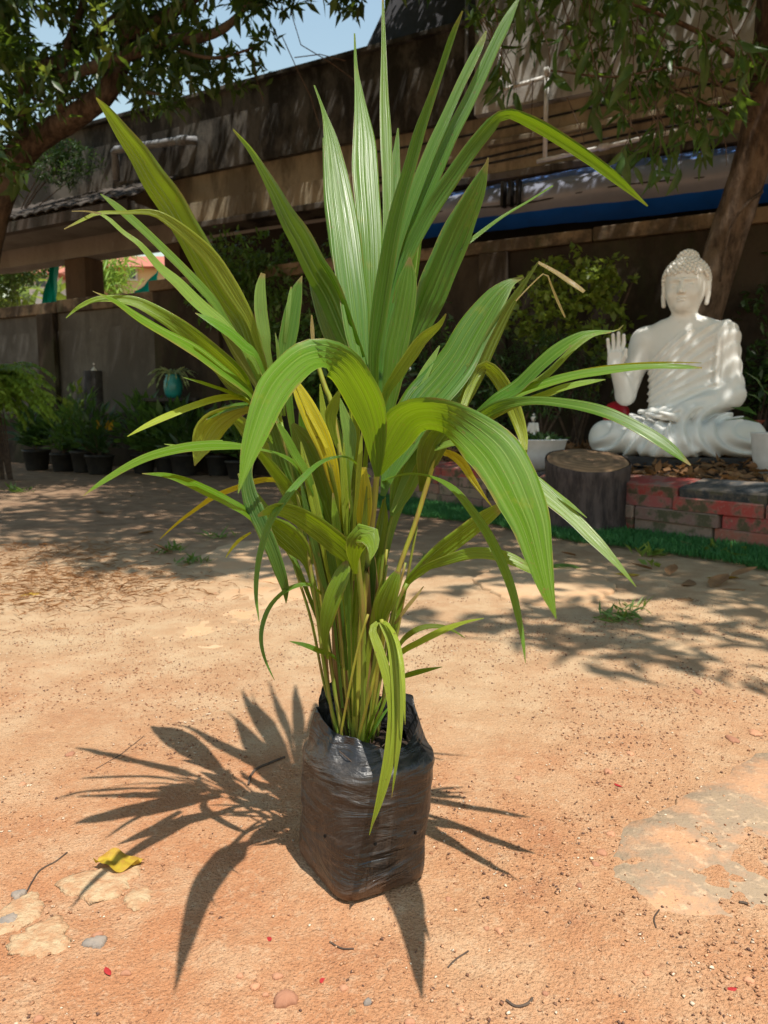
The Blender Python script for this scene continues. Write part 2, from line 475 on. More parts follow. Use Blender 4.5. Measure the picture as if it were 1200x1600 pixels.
M['tile'] = stained('dark_roof_tile', (.09, .075, .065), (.05, .045, .04), (.04, .045, .03), .4)
M['dark_sheet'] = stained('dark_roof_sheet', (.075, .075, .085), (.05, .05, .055), (.04, .04, .04), .3, .6, 1.2)
M['tarp_blue'] = simple('tarp_blue', (.008, .09, .46), (.006, .07, .36), 2.5, .35, .4, .02, 7, .5)
M['tarp_grey'] = simple('tarp_grey', (.22, .24, .31), (.17, .19, .25), 1.5, .35, .25, .02, 4, .5)
M['tarp_sky_sheen'] = simple('tarp_sheen_blue', (.05, .13, .36), (.07, .14, .32), 1.5, .35, .25, .02, 4, .5)
M['pvc_white'] = simple('pvc_white', (.72, .72, .70), (.55, .54, .5), 8, .5, .1, .002)
M['pvc_grey'] = simple('pvc_grey', (.25, .26, .27), (.16, .16, .165), 8, .55, .2, .002)
M['cable'] = simple('cable_black', (.015, .015, .015), rough=.6)
M['net'] = leaf_mat('teal_net', (.01, .30, .24), (.012, .24, .19), .5, (.01, .45, .34), .7, .2, 3)
M['house_white'] = simple('house_white', (.62, .60, .57), (.5, .48, .45), 1, .8, .2, .01)
M['house_cream'] = simple('house_cream', (.55, .42, .22), (.46, .36, .2), 1, .8, .2, .01)
M['house_roof'] = simple('house_roof', (.42, .15, .09), (.34, .13, .09), 2, .8, .5, .02)
M['glass_dark'] = simple('glass_dark', (.04, .05, .06), rough=.2, spec=.6)
M['shade_dark'] = simple('interior_shade', (.03, .026, .022), (.02, .018, .016), 1.5, .9)

# ================================================================== THE SETTING
def axis(lo, hi, step, far):
    a = list(np.arange(lo, hi, step)); d = step; x = a[-1]
    while x < far: d *= 1.22; x += d; a.append(x)
    d = step; x = lo; pre = []
    while x > -far: d *= 1.22; x -= d; pre.append(x)
    return np.array(pre[::-1] + a)

gx, gy = axis(-1.3, 1.3, .0095, 450), axis(.55, 2.3, .0095, 450)
GX, GY = np.meshgrid(gx, gy, indexing='ij')
fade = np.clip(1.6 - np.hypot(GX, GY - 1.2) / 6.0, 0, 1)
def ground_h(x, y):
    return .010 * fbm2(x * 2.2 + 50, y * 2.2 + 50, 3, 3) + .0045 * fbm2(x * 11 + 90, y * 11 + 90, 5, 3) + .0022 * fbm2(x * 48 + 90, y * 48 + 90, 9, 2)
GZ = ground_h(GX, GY) * fade - .004
# flat around the bag's foot
k = np.clip((np.hypot(GX + .033, GY - .99) - .09) / .06, 0, 1)
GZ = GZ * (.25 + .75 * k) - .001 * (1 - k)
nx, ny = GX.shape
idx = np.arange(nx * ny).reshape(nx, ny)
gf = np.stack([idx[:-1, :-1], idx[1:, :-1], idx[1:, 1:], idx[:-1, 1:]], -1).reshape(-1, 4)
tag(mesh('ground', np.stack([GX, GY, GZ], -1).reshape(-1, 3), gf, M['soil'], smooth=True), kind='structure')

def slab_from(name, outline, z0, z1, m, jitter=.004, parent=None):
    """An irregular flat slab with a broken edge; outline in ground coordinates."""
    pts, _ = spline(np.array(list(outline) + [outline[0]]), 60)
    pts = pts[:-1] + rng.normal(0, jitter, (59, 2))
    c = pts.mean(0)
    v, f = [], []
    for sc_, zz in ((1.0, z0), (1.0, z1 - .004), (.97, z1), (.5, z1 + .001)):
        for p in pts:
            q = c + (p - c) * sc_
            v.append((q[0], q[1], zz + (ground_h(np.array([q[0]]), np.array([q[1]]))[0] * .35 if zz > 0 else 0)))
    n = len(pts)
    for i in range(3):
        for k in range(n): f.append((i * n + k, i * n + (k + 1) % n, (i + 1) * n + (k + 1) % n, (i + 1) * n + k))
    v.append((c[0], c[1], z1 + .001)); ci = len(v) - 1
    for k in range(n): f.append((3 * n + k, 3 * n + (k + 1) % n, ci))
    return mesh(name, v, f, m, parent, True)

def gpx(*pts): return [tuple(on(x, y)[:2]) for x, y in pts]
tag(slab_from('concrete_patch', gpx((880, 1440), (905, 1400), (950, 1335), (985, 1280), (1020, 1275), (1080, 1235), (1150, 1195), (1210, 1165), (1330, 1150), (1400, 1250), (1400, 1400), (1250, 1450), (1100, 1430), (980, 1450)), -.02, -.0022, M['concrete'], .006), kind='structure')
tag(slab_from('paving_slab', gpx((300, 880), (350, 850), (420, 842), (520, 850), (560, 880), (480, 905), (390, 905)), -.02, -.001, M['flag'], .008), kind='structure')
tag(slab_from('paving_slab', gpx((735, 905), (800, 885), (900, 890), (960, 915), (900, 945), (790, 935)), -.02, .006, M['flag'], .008), kind='structure')
tag(slab_from('paving_slab', gpx((200, 990), (330, 925), (430, 915), (520, 925), (470, 985), (330, 1010)), -.02, -.0035, M['flag'], .01), kind='structure')

# ------------------------------------------------------------------ gravel on the near ground
def grains(name, n, lo, hi, rect, m, seed=1, lift=.3):
    r_ = np.random.default_rng(seed)
    base = np.array([(1, 0, 0), (-.5, .87, 0), (-.5, -.87, 0), (.35, .5, .75), (.3, -.55, .7), (-.7, 0, .7), (0, 0, -.6)], float)
    tri = np.array([(0, 1, 3), (0, 3, 4), (0, 4, 2), (1, 2, 5), (1, 5, 3), (2, 4, 5), (3, 5, 4), (0, 6, 1), (1, 6, 2), (2, 6, 0)])
    x = r_.uniform(rect[0], rect[1], n); y = rect[2] + (rect[3] - rect[2]) * r_.random(n) ** 1.3
    clump = fbm2(x * 5 + 30, y * 5 + 30, 21, 3)
    keep = clump > r_.uniform(-.35, .45, n)
    keep &= np.hypot(x + .033, y - .99) > .10
    x, y = x[keep], y[keep]; n = len(x)
    sz = lo * (hi / lo) ** (r_.random(n) ** 1.7)
    a = r_.uniform(0, 6.28, n)
    sh = base[None] * r_.uniform(.6, 1.25, (n, 7, 1)) * np.stack([sz, sz * r_.uniform(.6, 1, n), sz * r_.uniform(.5, .85, n)], -1)[:, None, :]
    X = sh[..., 0] * np.cos(a)[:, None] - sh[..., 1] * np.sin(a)[:, None] + x[:, None]
    Y = sh[..., 0] * np.sin(a)[:, None] + sh[..., 1] * np.cos(a)[:, None] + y[:, None]
    Z = sh[..., 2] + (ground_h(x, y) - .004 + sz * lift)[:, None]
    f = (tri[None] + (np.arange(n) * 7)[:, None, None]).reshape(-1, 3)
    return mesh(name, np.stack([X, Y, Z], -1).reshape(-1, 3), f, m)
tag(grains('gravel', 80000, .0008, .0038, (-1.15, 1.15, .60, 2.6), M['gravel']), 'fine reddish gravel and soil crumbs strewn over the bare ground', 'gravel', kind='stuff')

# ------------------------------------------------------------------ the boundary walls
dR = Vector((.875, -.485, 0)); nO = Vector((-.485, -.875, 0))
def wallB(s_, o, z): return tuple(Vector((0, 8, 0)) + dR * s_ + nO * o + Vector((0, 0, z)))
cw = empty('boundary_wall', wallB(1, 0, 0)); tag(cw, 'dark mossy boundary wall running behind the white seated statue', 'wall')
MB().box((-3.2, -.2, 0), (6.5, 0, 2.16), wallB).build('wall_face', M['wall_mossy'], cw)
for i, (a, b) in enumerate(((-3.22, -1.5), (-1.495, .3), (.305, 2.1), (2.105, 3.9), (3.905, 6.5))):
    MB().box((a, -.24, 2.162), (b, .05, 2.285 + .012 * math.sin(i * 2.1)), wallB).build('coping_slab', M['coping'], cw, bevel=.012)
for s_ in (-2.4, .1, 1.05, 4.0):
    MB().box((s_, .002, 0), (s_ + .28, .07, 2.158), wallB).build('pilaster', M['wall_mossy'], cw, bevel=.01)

# left wall runs from (px 330, 9.87 m) to (px -60, 11.8 m)
LA, LB = Vector((-2.25, 9.75, 0)), Vector((-6.6, 12.1, 0))
dL = (LB - LA).normalized(); nL = Vector((-dL.y, dL.x, 0))
if nL.y > 0: nL = -nL
def wallA(s_, o, z): return tuple(LA + dL * s_ + nL * o + Vector((0, 0, z)))
lw = empty('garden_wall', wallA(2, 0, 0)); tag(lw, 'low grey plastered wall with dark weathered top at the left', 'wall')
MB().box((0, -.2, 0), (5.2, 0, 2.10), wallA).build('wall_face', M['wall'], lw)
MB().box((0, -.003, 0), (5.2, .02, .72), wallA).build('lower_dark_band', M['wall_mossy'], lw)  # darker band along the lower part of the wall
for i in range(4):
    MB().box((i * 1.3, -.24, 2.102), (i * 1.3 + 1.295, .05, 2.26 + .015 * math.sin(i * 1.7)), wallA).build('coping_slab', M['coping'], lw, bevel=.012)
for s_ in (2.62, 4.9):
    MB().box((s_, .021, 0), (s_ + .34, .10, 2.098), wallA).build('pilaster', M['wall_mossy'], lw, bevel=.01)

# ------------------------------------------------------------------ the building behind
def fac(s_, o, z): return tuple(Vector((0, 9.5, 0)) + dR * s_ + nO * o + Vector((0, 0, z)))
bd = empty('flat_roofed_building', fac(0, 0, 0)); tag(bd, 'weathered cream building with deep stained concrete parapet behind the wall', 'building')
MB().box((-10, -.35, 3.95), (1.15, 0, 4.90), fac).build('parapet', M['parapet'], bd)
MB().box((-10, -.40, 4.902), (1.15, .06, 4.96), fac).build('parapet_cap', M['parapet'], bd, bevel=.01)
MB().box((1.152, -.35, 3.95), (8, .03, 7.4), fac).build('upper_wall', M['upper_wall'], bd)
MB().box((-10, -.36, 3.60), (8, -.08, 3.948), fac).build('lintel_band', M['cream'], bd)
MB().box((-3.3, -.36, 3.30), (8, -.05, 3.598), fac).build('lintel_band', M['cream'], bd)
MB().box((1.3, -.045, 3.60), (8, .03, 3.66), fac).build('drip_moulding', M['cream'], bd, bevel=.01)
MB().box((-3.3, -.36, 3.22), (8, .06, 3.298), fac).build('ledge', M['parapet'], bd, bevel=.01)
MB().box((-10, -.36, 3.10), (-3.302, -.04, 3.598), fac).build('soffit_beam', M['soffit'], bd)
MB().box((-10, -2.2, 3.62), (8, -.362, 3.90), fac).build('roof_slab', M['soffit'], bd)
MB().box((-3.1, -.9, 0), (8, -.5, 3.22), fac).build('wall_face', M['shade_dark'], bd)  # near-black wall colour stands in for the shade of the interior
for s_, w_ in ((-5.72, .46), (-3.62, .3), (-9.0, .4)):
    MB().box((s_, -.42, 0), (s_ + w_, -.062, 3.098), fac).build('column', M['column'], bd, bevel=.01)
# tiled canopy under the parapet
tiles = []
tile_me = None
cols, rows = 26, 5
for i in range(cols):
    for j in range(rows):
        s0 = -9.2 + i * .23 + (j % 2) * .02
        o0, z0 = .92 - j * .2, 3.48 + j * .105
        v = []
        for ds, dz in ((.0, 0), (.055, .028), (.115, .038), (.175, .028), (.226, 0)):
            v.append((ds, 0, dz)); v.append((ds, -.235, dz + .118))
            v.append((ds, 0, dz - .016)); v.append((ds, -.235, dz + .102))
        if tile_me is None:
            f = []
            for q in range(4):
                a, b = q * 4, q * 4 + 4
                f += [(a, b, b + 1, a + 1), (a + 2, a + 3, b + 3, b + 2), (a, a + 2, b + 2, b), (a + 1, b + 1, b + 3, a + 3)]
            f += [(0, 1, 3, 2), (16, 18, 19, 17)]
            vv = [tuple(dR * p[0] + nO * p[1] + Vector((0, 0, p[2]))) for p in v]
            o = mesh('roof_tile', vv, f, M['tile'], bd, True); tile_me = o.data
        else:
            o = link_mesh('roof_tile', tile_me, None, bd)
        o.location = Vector(fac(s0 + random.uniform(-.008, .008), o0 + random.uniform(-.02, .02), z0 + random.uniform(-.004, .006)))
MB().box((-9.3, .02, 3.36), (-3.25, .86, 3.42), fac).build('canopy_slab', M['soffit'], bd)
MB().box((-9.3, .80, 3.30), (-3.25, .93, 3.44), fac).build('canopy_fascia', M['tile'], bd)
# dark shed on the roof
sh = MB()
pr = [(-.95, -.5, 4.6), (2.2, -.5, 4.6), (2.2, -4, 4.6), (-.95, -4, 4.6), (-.20, -.9, 6.3), (2.2, -.9, 6.9), (2.2, -4, 6.9), (-.2, -4, 6.3)]
sh.add([fac(*p) for p in pr], [(0, 1, 5, 4), (1, 2, 6, 5), (2, 3, 7, 6), (3, 0, 4, 7), (4, 5, 6, 7), (0, 3, 2, 1)])
sh.build('roof_shed', M['dark_sheet'], bd)
# pipes and cables belong to the building
def pipe(name, pts, r, m, n=10): return MB().tube([fac(*p) for p in pts], r, n).build(name, m, bd, True)
pipe('drain_pipe', [(-4.36, .08, 4.05), (-4.36, .08, 4.36), (-4.34, .12, 4.42), (-4.28, .13, 4.44), (-3.0, .13, 4.36), (-2.85, .05, 4.35)], .055, M['pvc_grey'])
pipe('pipe_joint', [(-3.1, .13, 4.365), (-2.95, .12, 4.355)], .066, M['pvc_grey'])
q = 1.98
pipe('white_pipe', [(q, .08, 4.20), (q, .08, 3.36)], .024, M['pvc_white'])
pipe('pipe_joint', [(q, .08, 4.17), (q, .08, 4.25)], .034, M['pvc_white'])
pipe('white_pipe', [(q - .02, .085, 4.16), (1.52, .085, 4.13), (1.46, .085, 4.15), (1.45, .085, 4.6)], .022, M['pvc_white'])
pipe('white_pipe', [(1.05, .03, 4.0), (1.05, .03, 5.6)], .02, M['pvc_grey'])
pipe('white_pipe', [(1.9, .09, 3.33), (2.6, .10, 3.36), (3.4, .10, 3.40), (3.42, .10, 3.50), (5.5, .10, 3.54)], .022, M['pvc_white'])
pipe('pipe_joint', [(2.55, .10, 3.358), (2.65, .10, 3.362)], .034, M['pvc_white'])
for z0, z1, sag in ((3.48, 3.62, .06), (3.42, 3.50, .04), (3.78, 3.80, .05)):
    pipe('cable', [(-.2 + 6 * t, .0, z0 + (z1 - z0) * t - sag * math.sin(t * 9) * .4) for t in np.linspace(0, 1, 26)], .011, M['cable'], 6)

# ------------------------------------------------------------------ the hung tarpaulin
tp = empty('tarpaulin_awning', fac(2.5, .5, 0)); tag(tp, 'blue and grey tarpaulin sheet strung under the ledge behind the statue', 'tarpaulin')
def tarp(name, t0, t1, m):
    v, f = [], []
    ns, nt = 60, 8
    for i in range(ns + 1):
        s_ = .55 + i / ns * 6.5
        for j in range(nt + 1):
            t = t0 + (t1 - t0) * j / nt
            zt, zb = 3.17 - .02 * math.sin(s_ * 1.7), 2.58 + .03 * math.sin(s_ * 1.1 + .5)
            z = zt + (zb - zt) * t
            o_ = .08 + .62 * math.sin(t * 2.5) ** .8 * (1 - .25 * t) + .018 * math.sin(s_ * 5 + t * 3) * t + .01 * math.sin(s_ * 17)
            v.append(fac(s_, o_, z))
    for i in range(ns):
        for j in range(nt):
            a = i * (nt + 1) + j; f.append((a, a + 1, a + nt + 2, a + nt + 1))
    return mesh(name, v, f, m, tp, True)
tarp('sky_sheen_strip', 0, .30, M['tarp_sky_sheen']); tarp('grey_panel', .30, .80, M['tarp_grey']); tarp('blue_hem', .80, 1, M['tarp_blue'])  # pale blue top strip paints in the sky reflected by the curved sheet
MB().tube([fac(.5 + i * .3,   .60, 2.80 + .02 * math.sin(i)) for i in range(23)], .008, 5).build('rope', M['cable'], tp)
for s_ in (1.72, 1.80, 1.88):
    MB().box((s_, .58, 2.76), (s_ + .03, .69, 3.0), fac).build('fold_strap', M['cable'], tp)

# ------------------------------------------------------------------ houses and netting far behind
def house(name, label, px0, px1, ptop, pbase, Y, wm, rm, wins, pitch=1.6):
    a, b = at(px0, pbase, Y), at(px1, pbase, Y)
    top = at(px0, ptop, Y).z
    e = empty(name, ((a.x + b.x) / 2, Y, 0)); tag(e, label, 'house')
    MB().box((a.x, Y, 0), (b.x, Y + 7, top)).build('wall_face', wm, e)
    m_ = MB(); o_ = .5
    m_.add([(a.x - o_, Y - .6, top - .15), (b.x + o_, Y - .6, top - .15), (b.x + o_, Y + 7.6, top - .15), (a.x - o_, Y + 7.6, top - .15), (a.x - o_, Y + 3.5, top + pitch), (b.x + o_, Y + 3.5, top + pitch)],
           [(0, 1, 5, 4), (2, 3, 4, 5), (0, 4, 3), (1, 2, 5), (0, 3, 2, 1)])
    m_.build('roof', rm, e)
    for (u0, u1, v0, v1) in wins:
        p, q_ = at(u0, v0, Y - .03), at(u1, v1, Y - .03)
        w = MB().box((p.x - .1, Y - .06, q_.z - .1), (q_.x + .1, Y - .003, p.z + .1)).build('window', M['house_white'], e)
        MB().box((p.x, Y - .09, q_.z), (q_.x, Y - .062, p.z)).build('pane', M['glass_dark'], w)
    return e
house('far_house', 'far white house with orange tiled roof left of the brown column', 30, 95, 425, 640, 34, M['house_white'], M['house_roof'], [(58, 72, 432, 448), (78, 88, 432, 448)], 1.1)
house('far_house', 'far cream house seen between the two building columns', 120, 262, 415, 640, 42, M['house_cream'], M['house_roof'], [(200, 212, 418, 436)], 1.2)
def sheet(name, corners, m, label, cat, sag=.15, n=14):
    A, B, C_, D = [Vector(c) for c in corners]
    v, f = [], []
    for i in range(n + 1):
        for j in range(n + 1):
            u, w = i / n, j / n
            p = (A * (1 - u) + B * u) * (1 - w) + (D * (1 - u) + C_ * u) * w
            p.z -= sag * math.sin(math.pi * u) * (1 - w); p.y += .12 * math.sin(u * 9 + w * 4) + .06 * math.sin(u * 23)
            v.append(p)
    for i in range(n):
        for j in range(n):
            a = i * (n + 1) + j; f.append((a, a + 1, a + n + 2, a + n + 1))
    return tag(mesh(name, v, f, m, None, True), label, cat)
sheet('shade_net', [at(180, 464, 14), at(250, 405, 14), at(250, 480, 14), at(172, 484, 14)], M['net'], 'teal shade net slung between the two building columns', 'net', .25)
sheet('shade_net', [at(80, 416, 14.2), at(88, 400, 14.2), at(92, 486, 14.2), at(64, 486, 14.2)], M['net'], 'narrow teal shade net hanging left of the brown column', 'net', .0)
sheet('shade_net', [at(128, 450, 14.4), at(185, 462, 14.4), at(185, 490, 14.4), at(122, 490, 14.4)], M['net'], 'sagging edge of teal netting right of the brown column', 'net', .2)

# ------------------------------------------------------------------ the raised bed
E0, E1 = Vector((2.35, 2.86, 0)), Vector((.02, 6.27, 0))
dB = (E1 - E0).normalized(); nB = Vector((-dB.y, dB.x, 0))
if nB.y > 0: nB = -nB
LEN = (E1 - E0).length
def bed(s_, o, z): return tuple(E0 + dB * s_ + nB * o + Vector((0, 0, z)))
# soil inside the bed
v, f = [], []
ns, nt = 60, 44
for i in range(ns + 1):
    for j in range(nt + 1):
        p = Vector(bed(LEN * i / ns, -.14 - (j / nt) ** 1.2 * 3.2, 0))
        d = j / nt
        v.append((p.x, p.y, .235 + .13 * min(1, d * 2.6) + .02 * math.sin(p.x * 9) * math.sin(p.y * 7)))
for i in range(ns):
    for j in range(nt):
        a = i * (nt + 1) + j; f.append((a, a + nt + 1, a + nt + 2, a + 1))
tag(mesh('bed_soil', v, f, M['potting_soil'], None, True), kind='structure')
bw = empty('brick_edging', bed(LEN / 2, 0, 0)); tag(bw, 'low edging of stacked red and grey paver bricks round the statue bed', 'edging')
BH, BL, BD = .0665, .48, .22
pal = [(.30, .055, .045), (.34, .10, .075), (.26, .13, .10), (.27, .18, .14), (.36, .06, .05), (.22, .14, .11)]
def brick(s_, o, z, L, col, top=False):
    e = .006
    v, f = [], []
    b_ = .007
    prof = [(-BD / 2, 0), (BD / 2, 0), (BD / 2, BH - b_), (BD / 2 - b_, BH), (-BD / 2 + b_, BH), (-BD / 2, BH - b_)]
    for k, (ss, ins) in enumerate(((0, b_), (b_, 0), (L - e - b_, 0), (L - e, b_))):
        for (oo, zz) in prof:
            oo2 = oo - math.copysign(ins, oo); zz2 = min(zz, BH - ins) if zz > BH / 2 else zz
            v.append(tuple(dB * ss + nB * oo2 + Vector((0, 0, zz2))))
    n = 6
    for i in range(3):
        for k in range(n): f.append((i * n + k, i * n + (k + 1) % n, (i + 1) * n + (k + 1) % n, (i + 1) * n + k))
    f.append((5, 4, 3, 2, 1, 0)); f.append((18, 19, 20, 21, 22, 23))
    o_ = mesh('brick', v, f, M['brick'], bw)
    o_.location = Vector(bed(s_, o, z)); o_.rotation_euler.z = R(random.uniform(-1.3, 1.3))
    o_.color = (*col, 1)
    if top: o_.rotation_euler.rotate_axis('Z', 0); o_.matrix_parent_inverse = parent_inv(bw); o_.rotation_mode = 'QUATERNION'; o_.rotation_quaternion = Matrix.Rotation(R(-9 + random.uniform(-2, 2)), 3, dB).to_quaternion()
for c_ in range(5):
    s_ = -.1 - (c_ % 2) * .2
    k = 0
    while s_ < LEN - .1:
        L = BL * (random.uniform(.97, 1.04) if random.random() > .18 else .5)
        col = random.choice(pal)
        if c_ == 4:
            col = (.045, .047, .052) if k % 3 == 2 else random.choice(pal[:1] + pal[4:5])
        brick(s_, random.uniform(-.008, .008) - c_ * .004, -.055 + c_ * (BH + .0025), L, tuple(v_ * random.uniform(.85, 1.1) for v_ in col), c_ == 4)
        s_ += L + .004; k += 1

# ================================================================== TREES AND PLANTS
def unit(a): return a / np.maximum(np.linalg.norm(a, axis=-1, keepdims=True), 1e-9)

def leaf_batch(pos, dirs, length, wr=.32, fold=.12, droop=.12, r_=rng):
    """Small folded leaves, five vertices and four triangles each."""
    pos, dirs = np.asarray(pos, float), unit(np.asarray(dirs, float))
    n = len(pos); length = np.broadcast_to(length, (n,)).astype(float)
    rnd = unit(r_.normal(size=(n, 3)) * .55 + np.array([0, 0, 1.0]))
    side = unit(np.cross(dirs, rnd)); up = np.cross(side, dirs)
    L = length[:, None]; W = L * wr * .5
    b = pos; c = pos + dirs * L * .5 - up * L * fold * .35
    t = pos + dirs * L - up * L * droop
    l = pos + dirs * L * .45 + side * W + up * L * .02; rr = pos + dirs * L * .45 - side * W + up * L * .02
    v = np.stack([b, l, c, rr, t], 1).reshape(-1, 3)
    tri = np.array([(0, 2, 1), (2, 4, 1), (0, 3, 2), (2, 3, 4)])
    f = (tri[None] + (np.arange(n) * 5)[:, None, None]).reshape(-1, 3)
    return v, f

def merge(*parts):
    V, F, n = [], [], 0
    for v, f in parts:
        V.append(v); F.append(f + n); n += len(v)
    return np.vstack(V), np.vstack(F)

def sprays(centers, k, spread, length, r_=rng, down=.35, wr=.32):
    """k leaves set round a short hanging spray at every centre."""
    c = np.asarray(centers, float); n = len(c)
    ax = unit(r_.normal(size=(n, 3)) * np.array([1, 1, .5]) + np.array([0, 0, -down]))
    t = r_.random((n, k, 1))
    p = c[:, None] + ax[:, None] * (t - .5) * spread * 2 + r_.normal(size=(n, k, 3)) * spread * .16
    d = ax[:, None] * .8 + r_.normal(size=(n, k, 3)) * .75 + np.array([0, 0, -down])
    ln = length * r_.uniform(.55, 1.25, n * k)
    return leaf_batch(p.reshape(-1, 3), d.reshape(-1, 3), ln, wr, r_=r_)

def limb(pts, m=None):
    """pts: rows of (px, py, width px, Y)"""
    q, _ = spline([(p[0], p[1], p[2], p[3]) for p in pts], max(8, len(pts) * 5))
    return [at(a, b, y) for a, b, w, y in q], [max(.004, px_size(w, y) / 2) for a, b, w, y in q]

def in_frame(x, y, z, mg=25):
    u, w = project(x, y, z)
    return (u > -mg) & (u < 1200 + mg) & (w > -mg) & (w < 1600 + mg) & (y > .1)

def shadow_xy(p): return p[:, 0] - SA * p[:, 2], p[:, 1] + SB * p[:, 2]

def lit_edge(x):
    """The far limit of the sunny ground."""
    return np.where(x > 0, 2.2 - .45 * x, 2.55 - .75 * x) + .5 * fbm2(x * 2.5 + 40, x * 0 + 3.3, 11, 2)

# ------------------------------------------------------------------ left tree
lt_base = at(-60, 700, 7.6); lt_base.z = 0
lt = empty('leafy_tree', lt_base); tag(lt, 'twisting brown tree with dark leafy crown at the upper left', 'tree')
tr = MB()
b0 = limb([(-60, 735, 66, 7.6), (-48, 520, 56, 7.5), (-28, 400, 50, 7.4), (4, 290, 46, 7.3), (44, 228, 40, 7.2), (108, 188, 34, 7.1), (160, 150, 32, 7.0), (188, 105, 25, 7.0), (196, 55, 20, 7.0), (192, -10, 20, 7.0), (205, -140, 14, 7.0)])
tr.tube(b0[0], b0[1], 12, wob=.10)
tr.build('trunk', M['bark'], lt, True)
for pts in (
    [(100, 192, 17, 7.08), (95, 160, 15, 7.0), (106, 122, 15, 6.9), (148, 104, 16, 6.8), (205, 85, 17, 6.7), (262, 64, 18, 6.6), (330, 54, 14, 6.5), (378, 18, 10, 6.4), (420, -60, 7, 6.3)],
    [(28, 262, 20, 7.3), (36, 190, 17, 7.2), (38, 140, 17, 7.2), (46, 106, 18, 7.2), (90, 98, 18, 7.3), (125, 78, 17, 7.3), (160, 45, 13, 7.4), (200, 10, 9, 7.4)],
    [(196, 58, 19, 7.0), (225, 42, 17, 6.9), (265, 22, 16, 6.8), (320, -15, 12, 6.7), (400, -90, 8, 6.5)],
    [(96, 118, 11, 6.9), (105, 70, 10, 7.0), (128, 10, 9, 7.2), (140, -60, 6, 7.3)],
    [(150, 152, 10, 7.1), (120, 150, 7, 7.4), (80, 160, 6, 7.7), (40, 150, 4, 8.0)],
    [(180, 118, 8, 7.0), (222, 142, 6, 6.9), (262, 150, 4, 6.8), (290, 165, 3, 6.7)],
    [(255, 66, 8, 6.6), (300, 85, 6, 6.5), (345, 90, 5, 6.4), (395, 75, 3, 6.3)],
    [(192, -10, 16, 7.0), (150, -160, 12, 6.0), (100, -320, 9, 5.2), (20, -500, 6, 4.6)],
    [(205, -140, 13, 7.0), (330, -260, 10, 6.0), (420, -420, 7, 5.0)]):
    p_, r_ = limb(pts); MB().tube(p_, r_, 8, wob=.12).build('branch', M['bark'], lt, True)
# its foliage as it shows against the sky
def low_edge(px):      # lowest leaf row of the crown in the photograph
    return np.interp(px, [-200, 0, 60, 120, 180, 240, 300, 350, 400, 440, 470], [420, 300, 190, 130, 130, 150, 110, 130, 90, 50, -20])
n = 3900
u = rng.uniform(-420, 455, n); w = rng.uniform(-620, 300, n); Yv = rng.uniform(6.0, 9.2, n)
gap = fbm2(u / 62 + 10, w / 62 + 20, 33, 3)
keep = (w < low_edge(u) + rng.normal(0, 12, n)) & (gap > -.24)
keep &= ~((w > -20) & (u > 330) & (rng.random(n) < .45))
c1 = np.array([at(a, b, y) for a, b, y in zip(u[keep], w[keep], Yv[keep])])
sx_, sy_ = shadow_xy(c1); c1 = c1[sy_ > lit_edge(sx_)]
# sprigs reaching down over the sky
sp_ = []
for (a, b) in ((210, 135), (222, 150), (235, 160), (250, 150), (262, 165), (275, 150), (285, 158), (232, 128), (212, 168), (268, 172), (245, 118), (300, 120), (330, 118), (345, 128), (365, 122), (375, 130), (352, 112), (385, 128), (310, 98), (290, 100), (405, 60), (425, 45), (440, 20), (425, 10), (525, 4), (545, 8), (555, 14), (562, 4), (535, -4), (548, -10)):
    for _ in range(2): sp_.append(at(a + random.uniform(-8, 8), b + random.uniform(-8, 8), random.uniform(6.3, 6.8)))
# the part of the crown above the picture that shades the ground at the left
n = 900
p3 = np.stack([rng.uniform(-5.5, .6, n), rng.uniform(2.2, 7.5, n), rng.uniform(3.3, 5.6, n)], -1)
sx_, sy_ = shadow_xy(p3)
g = fbm2(sx_ * 1.1 + 60, sy_ * 1.1 + 9, 44, 3)
p3 = p3[(~in_frame(*p3.T)) & (sy_ > lit_edge(sx_) + .3) & (g > -.10)]
n = 1500
p4 = np.stack([rng.uniform(-8.5, 1.0, n), rng.uniform(5.0, 11.0, n), rng.uniform(5.0, 7.6, n)], -1)  # unseen sprays added overhead to keep sun and skylight off the facade
p4 = p4[~in_frame(*p4.T, 60)]
V_, F_ = merge(sprays(p4, 18, .30, .20, down=.3), sprays(c1, 15, .17, .15, down=.45), sprays(np.array(sp_), 7, .07, .115, down=.3), sprays(p3, 16, .22, .16, down=.3))
tag(mesh('crown', V_, F_, M['crown'], lt), kind='stuff')
# dangling bare twigs
tw = MB()
for pts in ([(440, 55), (465, 110), (485, 150), (500, 200)], [(455, 20), (470, 70), (520, 100), (560, 130)], [(460, 90), (500, 85), (540, 95)], [(395, 80), (400, 120), (412, 160)]):
    tw.tube([at(a, b, 6.4) for a, b in pts], .004, 5)
tw.build('bare_twigs', M['twig'], lt)
ly = sprays(np.array([at(a + random.uniform(-9, 9), b + random.uniform(-14, 14), 6.0) for a, b in ((155, 30), (158, 48), (165, 60), (150, 40), (172, 75), (6, 180), (20, 190), (14, 172), (40, 98), (240, 72), (76, 130), (82, 124))]), 5, .05, .11, down=-.6, wr=.4)
mesh('young_leaves', ly[0], ly[1], M['lime'], lt)

